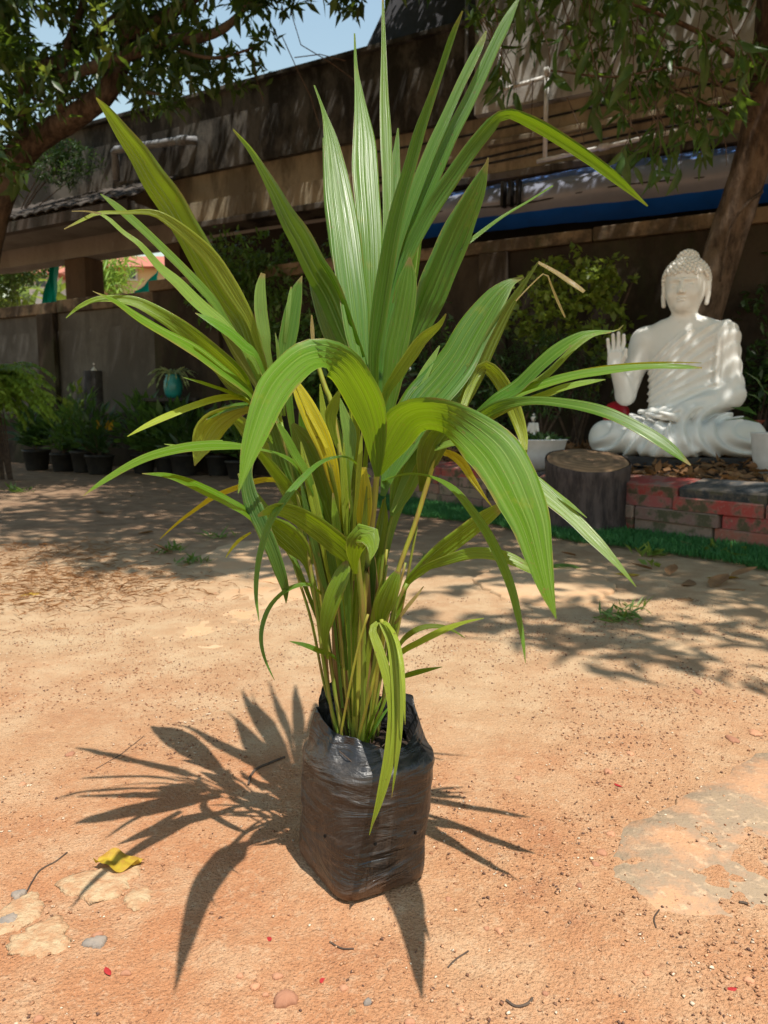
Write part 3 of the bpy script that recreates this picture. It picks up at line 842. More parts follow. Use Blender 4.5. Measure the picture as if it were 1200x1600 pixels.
# ------------------------------------------------------------------ right tree
rt_base = at(1085, 690, 6.15); rt_base.z = .3
rt = empty('leaning_tree', rt_base); tag(rt, 'leaning brown tree trunk behind the statue with hanging leafy twigs', 'tree')
b0 = limb([(1060, 735, 66, 6.15), (1072, 640, 60, 6.1), (1090, 540, 56, 6.05), (1106, 470, 54, 6.0), (1130, 390, 54, 5.95), (1160, 300, 54, 5.9), (1188, 200, 54, 5.85), (1206, 80, 54, 5.8), (1216, -60, 52, 5.7), (1205, -220, 48, 5.6), (1190, -360, 44, 5.5)])
MB().tube(b0[0], b0[1], 16, wob=.07).build('trunk', M['bark'], rt, True)
for pts in ([(1205, -160, 46, 5.7), (1080, -330, 34, 5.0), (900, -520, 22, 4.3), (700, -800, 12, 3.6)], [(1190, -340, 44, 5.5), (1300, -520, 30, 5.0), (1500, -700, 18, 4.2)],
            [(1188, 120, 9, 5.8), (1110, 60, 8, 5.3), (1000, 10, 6, 5.0), (880, -30, 5, 4.7), (760, -60, 4, 4.5)], [(1185, 150, 6, 5.8), (1130, 135, 5, 5.4), (1060, 105, 4, 5.1), (960, 120, 3, 4.8), (860, 110, 3, 4.7)],
            [(1180, 190, 5, 5.8), (1120, 170, 4, 5.5), (1040, 130, 3, 5.2)], [(1190, 300, 6, 5.7), (1165, 320, 5, 5.5), (1140, 360, 4, 5.5), (1125, 440, 3, 5.6)]):
    p_, r_ = limb(pts); MB().tube(p_, r_, 7, wob=.12).build('branch', M['bark'], rt, True)
# crown above the picture, out of view and shaped for its shade
n = 5200
p3 = np.stack([rng.uniform(-1.2, 7.0, n), rng.uniform(.6, 10.0, n), rng.uniform(3.2, 7.0, n)], -1)
sx_, sy_ = shadow_xy(p3)
edge = lit_edge(sx_)
g = fbm2(sx_ * 1.6 + 20, sy_ * 1.6 + 70, 55, 3)
keep = (~in_frame(*p3.T, 60)) & (sy_ > edge) & (g > -.20 - .22 * np.clip(sy_ - edge - .2, 0, 1.5))
p3 = p3[keep]
n = 210
u = rng.uniform(740, 1215, n); w = rng.uniform(-60, 240, n); Yv = rng.uniform(4.9, 5.8, n)
k_ = (w < np.interp(u, [740, 790, 860, 960, 1030, 1100, 1215], [40, 90, 80, 140, 170, 190, 130])) & (fbm2(u / 60 + 3, w / 50 + 8, 72, 2) > -.12)
pin = np.array([at(a, b, y) for a, b, y in zip(u[k_], w[k_], Yv[k_])])
V_, F_ = merge(sprays(p3, 18, .25, .185, down=.45), sprays(pin, 9, .13, .11, down=.6))
tag(mesh('crown', V_, F_, M['crown2'], rt), kind='stuff')
# leaves that hang into the picture, one by one
def blade_mesh(name, L, W, m, nseg=6, curl=.18, fold=.25):
    v, f, uv = [], [], []
    for i in range(nseg + 1):
        t = i / nseg
        w_ = W * (math.sin(math.pi * min(1, t * .93 + .05)) ** .8) * (1 - .35 * t) if 0 < i < nseg else W * .02
        for k in (-1, 0, 1):
            v.append((k * w_ / 2, t * L, -curl * L * t * t + (abs(k)) * w_ * fold)); uv.append((k / 2 + .5, t))
    for i in range(nseg):
        for k in range(2):
            a = i * 3 + k; f.append((a, a + 1, a + 4, a + 3))
    o = mesh(name, v, f, m, None, True, uv)
    return o
proto = [blade_mesh('leaf', .135, .046, M['crown2'], curl=.22), blade_mesh('leaf', .135, .038, M['crown2'], curl=.05), blade_mesh('leaf', .135, .05, M['crown2'], curl=.4)]
used = [False] * 3
inv = parent_inv(rt)
clusters = []
r2 = np.random.default_rng(12)
while len(clusters) < 66:
    a, b = r2.uniform(735, 1185), r2.uniform(-30, 300)
    lim = np.interp(a, [735, 780, 860, 960, 1030, 1100, 1185], [55, 120, 100, 190, 230, 235, 150])
    if b > lim: continue
    if fbm2(np.array([a / 70.]), np.array([b / 60.]), 71, 2)[0] < -.16: continue
    clusters.append((a, b, r2.uniform(4.2, 5.4)))
clusters += [(1000, 215, 4.6), (1020, 240, 4.6), (985, 200, 4.7), (1040, 205, 4.6), (1085, 165, 4.6), (1095, 190, 4.5), (870, 95, 4.5), (858, 75, 4.5), (790, 100, 4.4), (830, 190, 4.8), (912, 215, 4.9), (1128, 205, 4.6)]
tw = MB(); cnt = 0
for (a, b, Y_) in clusters:
    root = at(a, b, Y_)
    tip = root + Vector((r2.uniform(-.09, .09), r2.uniform(-.08, .08), -r2.uniform(.10, .22)))
    up_ = root + Vector((r2.uniform(-.15, .15), .05, .25))
    tw.tube([up_, root, (root + tip) / 2 + Vector((.01, 0, .01)), tip], [.004, .0032, .0025, .0015], 4, False)
    for k in range(4 if cnt < 290 else 0):
        q_ = root.lerp(tip, r2.random())
        j = int(r2.integers(0, 3))
        if used[j]: o = link_mesh('leaf', proto[j].data, None, rt)
        else: o = proto[j]; o.parent = rt; o.matrix_parent_inverse = inv; used[j] = True
        d = Vector((r2.normal() * .6, r2.normal() * .5, -1.0 + r2.normal() * .35)).normalized()
        o.location = q_
        o.rotation_euler = (d.to_track_quat('Y', 'Z').to_matrix().to_4x4() @ Matrix.Rotation(r2.uniform(0, 6.28), 4, 'Y')).to_euler()
        sc_ = r2.uniform(.65, 1.45)
        o.scale = (sc_, sc_, sc_); cnt += 1
tw.build('hanging_twigs', M['twig'], rt)

# ------------------------------------------------------------------ shrubs, climbers, far trees
def bush(name, label, cat, base, blobs, nl, length, m, stem=M['twig'], group=None, wr=.38, down=.15, stems=5, k=9):
    e = empty(name, base); tag(e, label, cat, group)
    C_ = []
    for (cx, cy, cz, rx, ry, rz, share) in blobs:
        q = unit(rng.normal(size=(int(nl * share), 3))) * (rng.random((int(nl * share), 1)) ** .4) * np.array([rx, ry, rz]) + np.array([cx, cy, cz])
        C_.append(q)
    C_ = np.vstack(C_)
    v, f = sprays(C_, k, length * 1.1, length, down=down, wr=wr)
    tag(mesh('foliage', v, f, m, e), kind='stuff')
    sm = MB()
    for i in range(stems):
        t = Vector(C_[rng.integers(len(C_))]); b_ = Vector(base) + Vector((random.uniform(-.05, .05), random.uniform(-.05, .05), 0))
        sm.tube([b_, b_.lerp(t, .5) + Vector((random.uniform(-.05, .05), 0, .05)), t], [.012, .008, .004], 5)
    sm.build('stem', stem, e)
    return e
def blob(px, py, Y, w, h, d=.5, share=1.0):
    c = at(px, py, Y); return (c.x, c.y, c.z, px_size(w, Y) / 2, d, px_size(h, Y) / 2, share)
def base_of(px, Y, z=0.): 
    p = at(px, 700, Y); return (p.x, Y, z)
bush('climbing_vine', 'dense leafy climber covering the wall end behind the palm', 'climber', base_of(430, 8.6), [blob(350, 440, 8.8, 110, 150, .3, .25), blob(410, 420, 8.7, 190, 110, .35, .35), blob(480, 500, 8.5, 200, 150, .4, .4), blob(530, 420, 8.6, 130, 110, .3, .25)], 430, .085, M['shrub'], down=.3, k=10)
bush('garden_shrub', 'broad bright green shrub low behind the palm stems', 'shrub', base_of(500, 8.0), [blob(500, 560, 8.0, 190, 130, .4, .6), blob(560, 620, 7.9, 180, 120, .4, .4)], 200, .12, M['shrub'], wr=.5)
bush('garden_shrub', 'dark shrub between palm and white bowl planter against the wall', 'shrub', base_of(720, 7.0, .3), [blob(700, 560, 7.0, 190, 190, .35, .5), blob(760, 620, 6.9, 170, 130, .3, .5)], 190, .085, M['shrub_dark'])
bush('garden_shrub', 'yellow green leafy shrub on the wall left of the statue head', 'shrub', base_of(900, 6.5, .36), [blob(880, 480, 6.5, 190, 150, .22, .6), blob(930, 430, 6.5, 130, 90, .2, .25), blob(960, 540, 6.3, 110, 150, .2, .15)], 200, .075, M['lime'], wr=.55)
bush('garden_shrub', 'feathery dark blue green shrub beside the statue raised hand', 'shrub', base_of(840, 6.3, .36), [blob(820, 560, 6.3, 190, 110, .25, .6), blob(900, 600, 6.2, 130, 120, .2, .4)], 200, .06, M['shrub_dark'], wr=.16, k=12)
bush('garden_shrub', 'dark leafy shrub behind the statue at the right edge', 'shrub', base_of(1180, 6.3, .36), [blob(1190, 480, 6.5, 120, 220, .3, .6), blob(1200, 590, 6.2, 110, 120, .25, .4)], 170, .09, M['shrub_dark'])
bush('far_tree', 'far tree with small dark leaves at the left edge above the wall', 'tree', base_of(10, 19), [blob(20, 405, 19, 110, 90, 1.0, .7), blob(-20, 450, 19, 90, 60, 1.0, .3)], 420, .16, M['crown'], M['bark'])
bush('far_palm', 'pale green palm fronds seen between the two building columns', 'palm', base_of(175, 24), [blob(172, 430, 24, 70, 80, .6, 1)], 50, .55, M['fern'], wr=.1, k=12)
bush('far_banana', 'pale banana leaves beyond the wall at far left', 'banana plant', base_of(30, 21), [blob(25, 462, 21, 80, 50, .6, 1)], 16, .95, M['lime'], wr=.28, k=6)
bush('hanging_creeper', 'dark creeper hanging down the parapet behind the left tree', 'creeper', fac(-6.6, .3, 3.4), [blob(90, 250, 11.6, 130, 80, .25, 1)], 210, .10, M['shrub_dark'], wr=.2)

# lacy fern bush at the left edge
fb_base = base_of(5, 8.0)
fb = empty('fern_bush', fb_base); tag(fb, 'arching lacy light green fern bush at the left edge', 'fern')
pos, dr = [], []
for i in range(80):
    a = random.uniform(-.6, 1.0); tip = at(random.uniform(-60, 92), random.uniform(585, 665), random.uniform(7.6, 8.4))
    b_ = at(-25, 600, 8.0); mid = b_.lerp(tip, .55); mid.z += random.uniform(.18, .38)
    for k in range(30):
        t = k / 29
        p = b_ * (1 - t) ** 2 + mid * 2 * t * (1 - t) + tip * t * t
        d = ((mid - b_) * (1 - t) + (tip - mid) * t).normalized(); sd = d.cross(Vector((0, 0, 1))).normalized()
        for sg in (-1, 1, .4):
            pos.append(p); dr.append(sd * sg + d * .6 + Vector((0, 0, -.35 + random.uniform(-.2, .2))))
v, f = leaf_batch(np.array(pos), np.array(dr), .075 * rng.uniform(.6, 1.2, len(pos)), .34)
tag(mesh('fronds', v, f, M['fern'], fb), kind='stuff')
sm = MB()
for i in range(7): sm.tube([Vector(fb_base) + Vector((random.uniform(-.08, .08), 0, 0)), at(-15 + i * 3, 625, 8.0)], [.012, .006], 5)
sm.build('stem', M['twig'], fb)

# ------------------------------------------------------------------ potted plants
def pot_profile(r, h, t=.012): return [(r * .0, 0), (r * .74, 0), (r * .78, .008), (r * .97, h * .88), (r * 1.04, h * .885), (r * 1.05, h), (r * .94, h), (r * .92, h * .86), (0, h * .85)]
def potted(name, label, base, r, h, pm, lm, nleaf, ll, wr=.35, spread=1.6, hgt=2.2, group=None, cat='potted plant', prof=None, down=-.5):
    e = empty(name, base); tag(e, label, cat, group)
    MB().lathe(prof or pot_profile(r, h), base, 22).build('pot', pm, e, True)
    b_ = np.array(base) + np.array([0, 0, h])
    n = nleaf
    th = rng.uniform(0, 6.28, n); el = rng.uniform(.25, 1.45, n)
    d = np.stack([np.cos(th) * np.cos(el), np.sin(th) * np.cos(el), np.sin(el)], -1)
    p = b_ + d * r * rng.uniform(.1, spread, (n, 1)) * np.array([1, 1, hgt * .5])
    v, f = leaf_batch(p, d + np.array([0, 0, -down * .0]), ll * rng.uniform(.6, 1.2, n), wr, droop=.25)
    tag(mesh('foliage', v, f, lm, e), kind='stuff')
    sm = MB()
    for i in range(5):
        t = Vector(p[i]); sm.tube([Vector(base) + Vector((0, 0, h * .8)), t], [.006, .003], 4)
    sm.build('stem', M['twig'], e)
    return e
names = ['leftmost', 'second from left', 'third from left', 'fourth from left', 'fifth from left', 'sixth from left', 'third from right', 'second from right', 'rightmost']
for i, (px, py, r_, mm) in enumerate(((62, 733, .16, 'shrub_dark'), (98, 735, .17, 'shrub'), (140, 736, .15, 'shrub'), (182, 737, .15, 'shrub_dark'), (222, 739, .15, 'shrub'), (262, 740, .15, 'shrub'), (302, 742, .15, 'shrub_dark'), (342, 743, .16, 'shrub'), (385, 744, .15, 'shrub'))):
    b_ = on(px, py)
    potted('potted_shrub', 'leafy plant in black pot, %s in the row by the wall' % names[i], (b_.x + random.uniform(-.1, .1), b_.y + random.uniform(-.45, .15), 0), r_ * random.uniform(.8, 1.15), random.uniform(.19, .27), M['black_pot'], M[mm], int(random.uniform(200, 330)), random.uniform(.12, .2), random.uniform(.25, .5), random.uniform(2.2, 3.4), random.uniform(1.6, 3.2), 'black potted plants along the left wall')
# a second, taller group behind
potted('potted_shrub', 'taller light leaved plant in a black pot against the grey wall', tuple(on(118, 727)), .24, .52, M['black_pot'], M['lime'], 90, .16, .55, 1.5, 3.2)
potted('potted_shrub', 'leafy plant behind the black pot row near the pink flowers', tuple(on(335, 735)), .2, .4, M['black_pot'], M['shrub'], 160, .16, .4, 1.8, 3.0)
pf = sprays(np.array([at(380, 648, 8.6), at(376, 655, 8.6), at(384, 658, 8.6)]), 8, .05, .07, wr=.7)
tag(mesh('pink_flower', pf[0], pf[1], M['pink']), 'small pink flower cluster low behind the palm at the left', 'flower')
# teal pot with a spider plant on a ledge of the left wall
lp = at(271, 622, 8.95)
sh_ = MB(); sh_.box((lp.x - .32, lp.y - .16, lp.z - .045), (lp.x + .3, lp.y + .35, lp.z - .003))
tag(sh_.build('wall_shelf', M['slab_dark'], None, bevel=.01), 'thin dark shelf on the left wall under the teal pot', 'shelf')
tprof = [(0, 0), (.07, 0), (.095, .05), (.108, .12), (.10, .19), (.078, .245), (.085, .265), (.07, .265), (.065, .23), (0, .22)]
tpot = empty('teal_pot_plant', lp); tag(tpot, 'pale striped spider plant in a round teal pot on the wall shelf', 'potted plant')
MB().lathe(tprof, lp, 24).build('pot', M['teal_pot'], tpot, True)
v, f = [], []
pos, dr = [], []
for i in range(26):
    th = random.uniform(0, 6.28); p0 = Vector((lp.x, lp.y, lp.z + .24)); rr = random.uniform(.15, .38)
    for k in range(6):
        t = k / 6
        p = p0 + Vector((math.cos(th) * rr * t, math.sin(th) * rr * t, .30 * t - .34 * t * t * (1 + .3 * math.sin(i))))
        q = p0 + Vector((math.cos(th) * rr * (t + .17), math.sin(th) * rr * (t + .17), .30 * (t + .17) - .34 * (t + .17) ** 2 * (1 + .3 * math.sin(i))))
        pos.append(p); dr.append(q - p)
v, f = leaf_batch(np.array(pos), np.array(dr), .105, .22, droop=0)
tag(mesh('foliage', v, f, M['variegated'], tpot), kind='stuff')
# yellow card on a stick among the pots
yc = at(164, 664, 9.0)
ycm = empty('yellow_card', (yc.x, yc.y, 0)); tag(ycm, 'small plain yellow card standing among the black potted plants', 'card')
MB().box((yc.x - .10, yc.y, yc.z - .06), (yc.x + .10, yc.y + .006, yc.z + .055)).build('card', M['yellow_card'], ycm)
MB().tube([(yc.x, yc.y + .012, 0), (yc.x, yc.y + .012, yc.z)], .006, 6).build('stick', M['twig'], ycm)
# white cap on the post
wc = at(149, 580, 10.7)
tag(MB().tube([(wc.x, wc.y, 0), (wc.x, wc.y, wc.z * .5), (wc.x, wc.y, wc.z - .002)], [.17, .165, .16], 12, wob=.05).build('stone_post', M['slab_dark'], None, True), 'dark round post standing before the grey wall at the left', 'post')
tag(MB().lathe([(0, 0), (.06, 0), (.055, .02), (.025, .05), (.022, .08), (.03, .095), (.018, .12), (0, .125)], wc, 14).build('post_finial', M['pvc_white'], None, True), 'small white finial standing on the dark post by the grey wall', 'finial')

# ================================================================== THE STATUE (distance fields turned into one surface)
def surface_nets(f, org, h):
    nx, ny, nz = f.shape
    ins = f < 0
    cnt = np.zeros((nx - 1, ny - 1, nz - 1), np.int8)
    corners = [(i, j, k) for i in (0, 1) for j in (0, 1) for k in (0, 1)]
    sl = lambda a, c: a[c[0]:nx - 1 + c[0], c[1]:ny - 1 + c[1], c[2]:nz - 1 + c[2]]
    for c in corners: cnt += sl(ins, c)
    act = np.argwhere((cnt > 0) & (cnt < 8))
    vid = -np.ones(cnt.shape, np.int64); vid[tuple(act.T)] = np.arange(len(act))
    acc = np.zeros((len(act), 3)); num = np.zeros(len(act))
    vals = {c: f[act[:, 0] + c[0], act[:, 1] + c[1], act[:, 2] + c[2]] for c in corners}
    for a in corners:
        for ax in range(3):
            if a[ax]: continue
            b = list(a); b[ax] = 1; b = tuple(b)
            fa, fb = vals[a], vals[b]; m = (fa < 0) != (fb < 0)
            t = np.where(m, fa / np.where(m, fa - fb, 1), 0)
            p = np.array(a, float)[None].repeat(len(act), 0); p[:, ax] += t
            acc[m] += p[m]; num[m] += 1
    v = (act + acc / num[:, None]) * h + np.array(org)
    quads = []
    for ax in range(3):
        o = [(1, 2), (2, 0), (0, 1)][ax]
        n1 = [slice(None)] * 3; n2 = [slice(None)] * 3
        n1[ax] = slice(0, -1); n2[ax] = slice(1, None)
        A, B = ins[tuple(n1)], ins[tuple(n2)]
        e = np.argwhere(A != B)
        ok = (e[:, o[0]] > 0) & (e[:, o[1]] > 0) & (e[:, o[0]] < f.shape[o[0]] - 1) & (e[:, o[1]] < f.shape[o[1]] - 1)
        e = e[ok]
        q = []
        for d0, d1 in ((-1, -1), (0, -1), (0, 0), (-1, 0)):
            c = e.copy(); c[:, o[0]] += d0; c[:, o[1]] += d1
            q.append(vid[tuple(c.T)])
        q = np.stack(q, 1)
        flip = ~A[tuple(e.T)]
        q[flip] = q[flip][:, ::-1]
        quads.append(q)
    return v, np.vstack(quads)

def grid(lo, hi, h):
    ax = [np.arange(lo[i], hi[i] + h, h, dtype=np.float32) for i in range(3)]
    return np.meshgrid(*ax, indexing='ij')
def smin(a, b, k):
    h = np.clip(.5 + .5 * (b - a) / k, 0, 1); return b + (a - b) * h - k * h * (1 - h)
def ell(P, c, r):
    q = [(P[i] - c[i]) / r[i] for i in range(3)]
    k0 = np.sqrt(q[0] ** 2 + q[1] ** 2 + q[2] ** 2); k1 = np.sqrt(sum((q[i] / r[i]) ** 2 for i in range(3)))
    return k0 * (k0 - 1) / np.maximum(k1, 1e-6)
def cap(P, a, b, ra, rb):
    a, b = np.array(a, float), np.array(b, float); d = b - a; L = (d @ d)
    t = np.clip(sum((P[i] - a[i]) * d[i] for i in range(3)) / L, 0, 1)
    return np.sqrt(sum((P[i] - a[i] - d[i] * t) ** 2 for i in range(3))) - (ra + (rb - ra) * t)
def rbox(P, c, h_, r):
    q = [np.abs(P[i] - c[i]) - (h_[i] - r) for i in range(3)]
    return np.sqrt(sum(np.maximum(x, 0) ** 2 for x in q)) + np.minimum(np.maximum(q[0], np.maximum(q[1], q[2])), 0) - r

def torso_legs(P):
    d = ell(P, (0, .0, .67), (.235, .15, .25))
    d = smin(d, ell(P, (0, .0, .40), (.215, .165, .26)), .09)
    d = smin(d, cap(P, (-.235, .03, .80), (.235, .03, .80), .10, .10), .07)
    d = smin(d, cap(P, (-.13, .02, .86), (.13, .02, .86), .07, .07), .07)
    for sg in (-1, 1):
        d = smin(d, cap(P, (sg * .12, .06, .16), (sg * .46, -.22, .125), .15, .105), .07)
        d = smin(d, cap(P, (sg * .46, -.22, .115), (-sg * .06, -.37 + sg * .02, .095), .10, .075), .05)
    d = smin(d, ell(P, (0, -.16, .13), (.32, .24, .12)), .06)
    return d
def left_arm(P):
    return smin(cap(P, (.258, .03, .79), (.315, .01, .42), .090, .080), cap(P, (.315, .01, .42), (.06, -.30, .285), .080, .05), .06)
RA_S, RA_E, RA_W = (-.285, .02, .79), (-.375, -.07, .42), (-.415, -.20, .60)
def right_arm(P):
    return smin(cap(P, RA_S, RA_E, .092, .070), cap(P, RA_E, RA_W, .070, .044), .025)
def neck_head(P):
    x = P[0]; A = [np.abs(x), P[1], P[2]]
    d = smin(cap(P, (0, .02, .84), (0, -.005, 1.0), .088, .078), ell(P, (0, .02, .86), (.17, .09, .07)), .06)
    d = smin(d, ell(P, (0, .0, 1.165), (.140, .155, .165)), .03)
    d = smin(d, ell(P, (0, -.04, 1.075), (.112, .12, .125)), .05)
    d = smin(d, ell(P, (0, -.125, 1.0), (.042, .035, .032)), .04)
    d = smin(d, ell(A, (.058, -.115, 1.085), (.042, .035, .04)), .03)
    # brows, lids, nose, lips
    d = smin(d, cap(A, (.016, -.160, 1.168), (.086, -.128, 1.172), .012, .007), .008)
    d = -smin(-d, ell(A, (.050, -.166, 1.142), (.034, .030, .020)), .012)
    d = smin(d, ell(A, (.050, -.136, 1.132), (.030, .018, .013)), .004)
    d = smin(d, cap(P, (0, -.152, 1.168), (0, -.192, 1.093), .009, .018), .010)
    d = smin(d, ell(A, (.017, -.170, 1.086), (.014, .016, .011)), .006)
    d = smin(d, ell(P, (0, -.158, 1.053), (.034, .016, .009)), .003)
    d = smin(d, ell(P, (0, -.156, 1.034), (.028, .016, .0095)), .003)
    # long ears
    d = smin(d, ell(A, (.145, .01, 1.135), (.020, .038, .062)), .012)
    d = smin(d, cap(A, (.150, .0, 1.09), (.143, -.012, 1.025), .016, .015), .012)
    return d
def hand(P):
    c = np.array((-.42, -.215, .655))
    d = rbox(P, c + (0, 0, .005), (.056, .022, .062), .02)
    for dx, L, r_ in ((-.044, .088, .0135), (-.0150, .118, .0145), (.0145, .128, .0148), (.0435, .110, .0142)):
        a = c + (dx, 0, .055); b = c + (dx * 1.22, .006, .055 + L * .55); e = c + (dx * 1.28, -.012, .055 + L)
        d = smin(d, smin(cap(P, a, b, r_, r_ * .97), cap(P, b, e, r_ * .97, r_ * .82), .004), .006)
    a, b, e = c + (.040, -.006, -.02), c + (.072, -.022, .022), c + (.078, -.030, .066)
    d = smin(d, smin(cap(P, a, b, .022, .0165), cap(P, b, e, .0165, .013), .008), .014)
    d = smin(d, cap(P, RA_W, c - (0, 0, .04), .043, .036), .03)
    return d
def lap_hand(P):
    c = np.array((-.01, -.33, .262))
    d = rbox(P, c, (.06, .05, .02), .018)
    for dy, L in ((-.036, .085), (-.012, .10), (.012, .105), (.036, .09)):
        a = c + (-.05, dy, 0); b = c + (-.05 - L * .55, dy, .006); e = c + (-.05 - L, dy, .022)
        d = smin(d, smin(cap(P, a, b, .0135, .013), cap(P, b, e, .013, .011), .004), .006)
    d = smin(d, cap(P, c + (.02, -.045, .01), c + (-.05, -.075, .03), .018, .012), .012)
    return smin(d, cap(P, (.10, -.28, .29), c + (.05, 0, 0), .045, .034), .03)

st_pos = at(1060, 713, 5.18); st_pos.z = .375
st = empty('seated_statue', st_pos, -R(31), local=True); st.scale = (.93, .93, .965)
tag(st, 'large white statue of a robed figure sitting cross legged with raised palm', 'statue')
SC = 1.0
def build_sdf(name, fn, lo, hi, h, m, parent, extra=None):
    P = grid(lo, hi, h); v, q = surface_nets(fn(P).astype(np.float32), lo, h)
    if extra is not None:
        for fn2, lo2, hi2, h2 in extra:
            P2 = grid(lo2, hi2, h2); v2, q2 = surface_nets(fn2(P2).astype(np.float32), lo2, h2)
            q = np.vstack([q, q2 + len(v)]); v = np.vstack([v, v2])
    return mesh(name, v, q, m, parent, True)
def skin(P):
    d = smin(torso_legs(P), right_arm(P), .05)
    d = smin(d, left_arm(P), .05)
    d = smin(d, np.maximum(neck_head(P), P[2] - .965), .045)
    return np.maximum(d, .004 - P[2])
body = build_sdf('body', skin, (-.62, -.52, -.01), (.62, .26, 1.36), .0088, M['statue'], st,
                 extra=[(hand, (-.52, -.30, .54), (-.31, -.15, .86), .0045), (lap_hand, (-.20, -.45, .2), (.14, -.22, .35), .005), (lambda P: np.maximum(neck_head(P), np.maximum(.93 - P[2], P[1] - .10)), (-.18, -.215, .92), (.18, .11, 1.34), .0046)])
def robe(P):
    x, y, z = P
    base = smin(torso_legs(P), left_arm(P), .05)
    dist = (x - .075) * .673 - (z - .905) * .74            # below-left of the neckline
    fan = dist * (1.0 + .45 * np.clip(-x * 2, -.5, .8))
    up = np.clip((z - .30) / .06, 0, 1)
    armw = np.clip((x - .20 - .08 * (.8 - z)) / .05, 0, 1) * up
    f_t = (1 - 2 * np.abs(np.sin(fan * np.pi / .046 + .6 * np.sin(z * 9 + x * 4))) ** .75) * .0085
    f_a = np.sin((z * .75 - x * .9 + .5 * y) * 2 * np.pi / .085 + 1.5 * np.sin(z * 7)) * .0045
    f_s = np.sin(x * 2 * np.pi / .045) * .008 * np.clip((z - .45) / .05, 0, 1)
    sash = np.clip(1 - np.abs(x - .245) / .065, 0, 1) * np.clip((.84 - z) / .05, 0, 1) * np.clip((z - .46) / .03, 0, 1)
    kr = np.sqrt((np.abs(x) - .50) ** 2 * .8 + (y + .18) ** 2 * .5 + (z - .17) ** 2 * 2.2)
    f_l = np.sin(kr * 2 * np.pi / .078 + np.abs(x) * 3) * .016 * np.clip((kr - .06) / .10, 0, 1) * np.clip((.56 - np.abs(x)) / .10, 0, 1)
    t = .014 + up * (1 - armw) * f_t + armw * f_a * (1 - sash) + (1 - up) * f_l
    t = t + sash * (.018 + f_s * 1.2)
    d = base - t
    # waist fold and hem between the shins
    d = smin(d, ell(P, (-.02, -.20, .30), (.23, .07, .035)) - .006 * np.sin(x * 70), .03)
    d = smin(d, ell(P, (0, -.38, .05), (.20, .07, .055)) - .008 * np.sin(x * 60 + y * 30), .03)
    neck = np.sqrt((x * .9) ** 2 + (y - .0) ** 2) - .105 + np.clip(.84 - z, -1, .3) * 2
    d = np.maximum(d, np.where(z > .34, -dist, -1.))
    d = np.maximum(d, np.where(z > .84, -neck, -1.))
    return np.maximum(d, .002 - z)
build_sdf('robe', robe, (-.64, -.54, -.01), (.64, .28, .96), .0082, M['statue'], st)
# hair: a cap, a top knot and rows of small curls
hv, hf = [], []
def hair_cap(P):
    d = ell(P, (0, .008, 1.185), (.152, .162, .150)); d = smin(d, ell(P, (0, .02, 1.325), (.070, .072, .058)), .025)
    d = smin(d, ell(P, (0, .02, 1.375), (.026, .026, .022)), .015)
    hl = P[2] - (1.215 - np.clip(P[1] + .06, 0, .4) * 1.25)
    return np.maximum(d, -hl)
P = grid((-.17, -.18, 1.0), (.17, .2, 1.42), .0075); v1, q1 = surface_nets(hair_cap(P).astype(np.float32), (-.17, -.18, 1.0), .0075)
pts = []
N_ = 430
for i in range(N_):
    zz = 1 - 2 * (i + .5) / N_; rr = math.sqrt(1 - zz * zz); a = i * 2.399963
    p = (math.cos(a) * rr * .152, .008 + math.sin(a) * rr * .162, 1.185 + zz * .150)
    if p[2] > 1.212 - min(.4, max(0, p[1] + .06)) * 1.25 and not (p[0] ** 2 + (p[1] - .02) ** 2 < .07 ** 2 and p[2] > 1.3): pts.append((p, .0165))
for i in range(100):
    zz = 1 - 2 * (i + .5) / 100; rr = math.sqrt(1 - zz * zz); a = i * 2.399963
    p = (math.cos(a) * rr * .070, .02 + math.sin(a) * rr * .072, 1.325 + zz * .058)
    if p[2] > 1.325: pts.append((p, .0135))
ico = np.array([(0, 0, 1), (0, 0, -1)] + [(math.cos(k * 1.0472) * math.cos(e), math.sin(k * 1.0472) * math.cos(e), math.sin(e)) for e in (.5, -.5) for k in range(6)])
it = [(0, 2 + k, 2 + (k + 1) % 6) for k in range(6)] + [(2 + k, 8 + k, 8 + (k + 1) % 6) for k in range(6)] + [(2 + k, 8 + (k + 1) % 6, 2 + (k + 1) % 6) for k in range(6)] + [(1, 8 + (k + 1) % 6, 8 + k) for k in range(6)]
cv = np.vstack([ico * r_ + np.array(p) for p, r_ in pts])
cf = [tuple(i + 14 * n_ for i in t) for n_ in range(len(pts)) for t in it]
hair = mesh('hair', np.vstack([v1, cv]), [tuple(map(int, q)) for q in q1] + [tuple(int(i) + len(v1) for i in t) for t in cf], M['statue'], st, True)
MB().box((-.5, -.40, -.07), (.5, .2, .003)).build('plinth', M['slab_dark'], st, bevel=.01)

# ================================================================== THE BED'S OTHER THINGS
def bed_z(px, py): pass
# log stool
sc_ = on(914, 826); sc_.z = 0
R_s, H_s = .234, .388
stp = empty('log_stool', sc_); tag(stp, 'dark sawn tree stump used as a stool before the statue', 'stump')
v, f = [], []
N_ = 56
lvl = [(-.02, 1.02), (0, 1.02), (.05, .985), (.12, .97), (.2, .975), (.28, .985), (.35, 1.0), (.378, 1.005), (H_s, .985)]
for z_, k_ in lvl:
    for i in range(N_):
        a = 2 * math.pi * i / N_
        r_ = R_s * k_ * (1 + .018 * math.sin(a * 3 + 1) + .012 * math.sin(a * 7 + z_ * 9) + random.uniform(-.006, .006))
        v.append((sc_.x + r_ * math.cos(a), sc_.y + r_ * math.sin(a), z_ + .235 * r_ * math.sin(a) * max(0, z_ / H_s)))
for j in range(len(lvl) - 1):
    for i in range(N_): f.append((j * N_ + i, j * N_ + (i + 1) % N_, (j + 1) * N_ + (i + 1) % N_, (j + 1) * N_ + i))
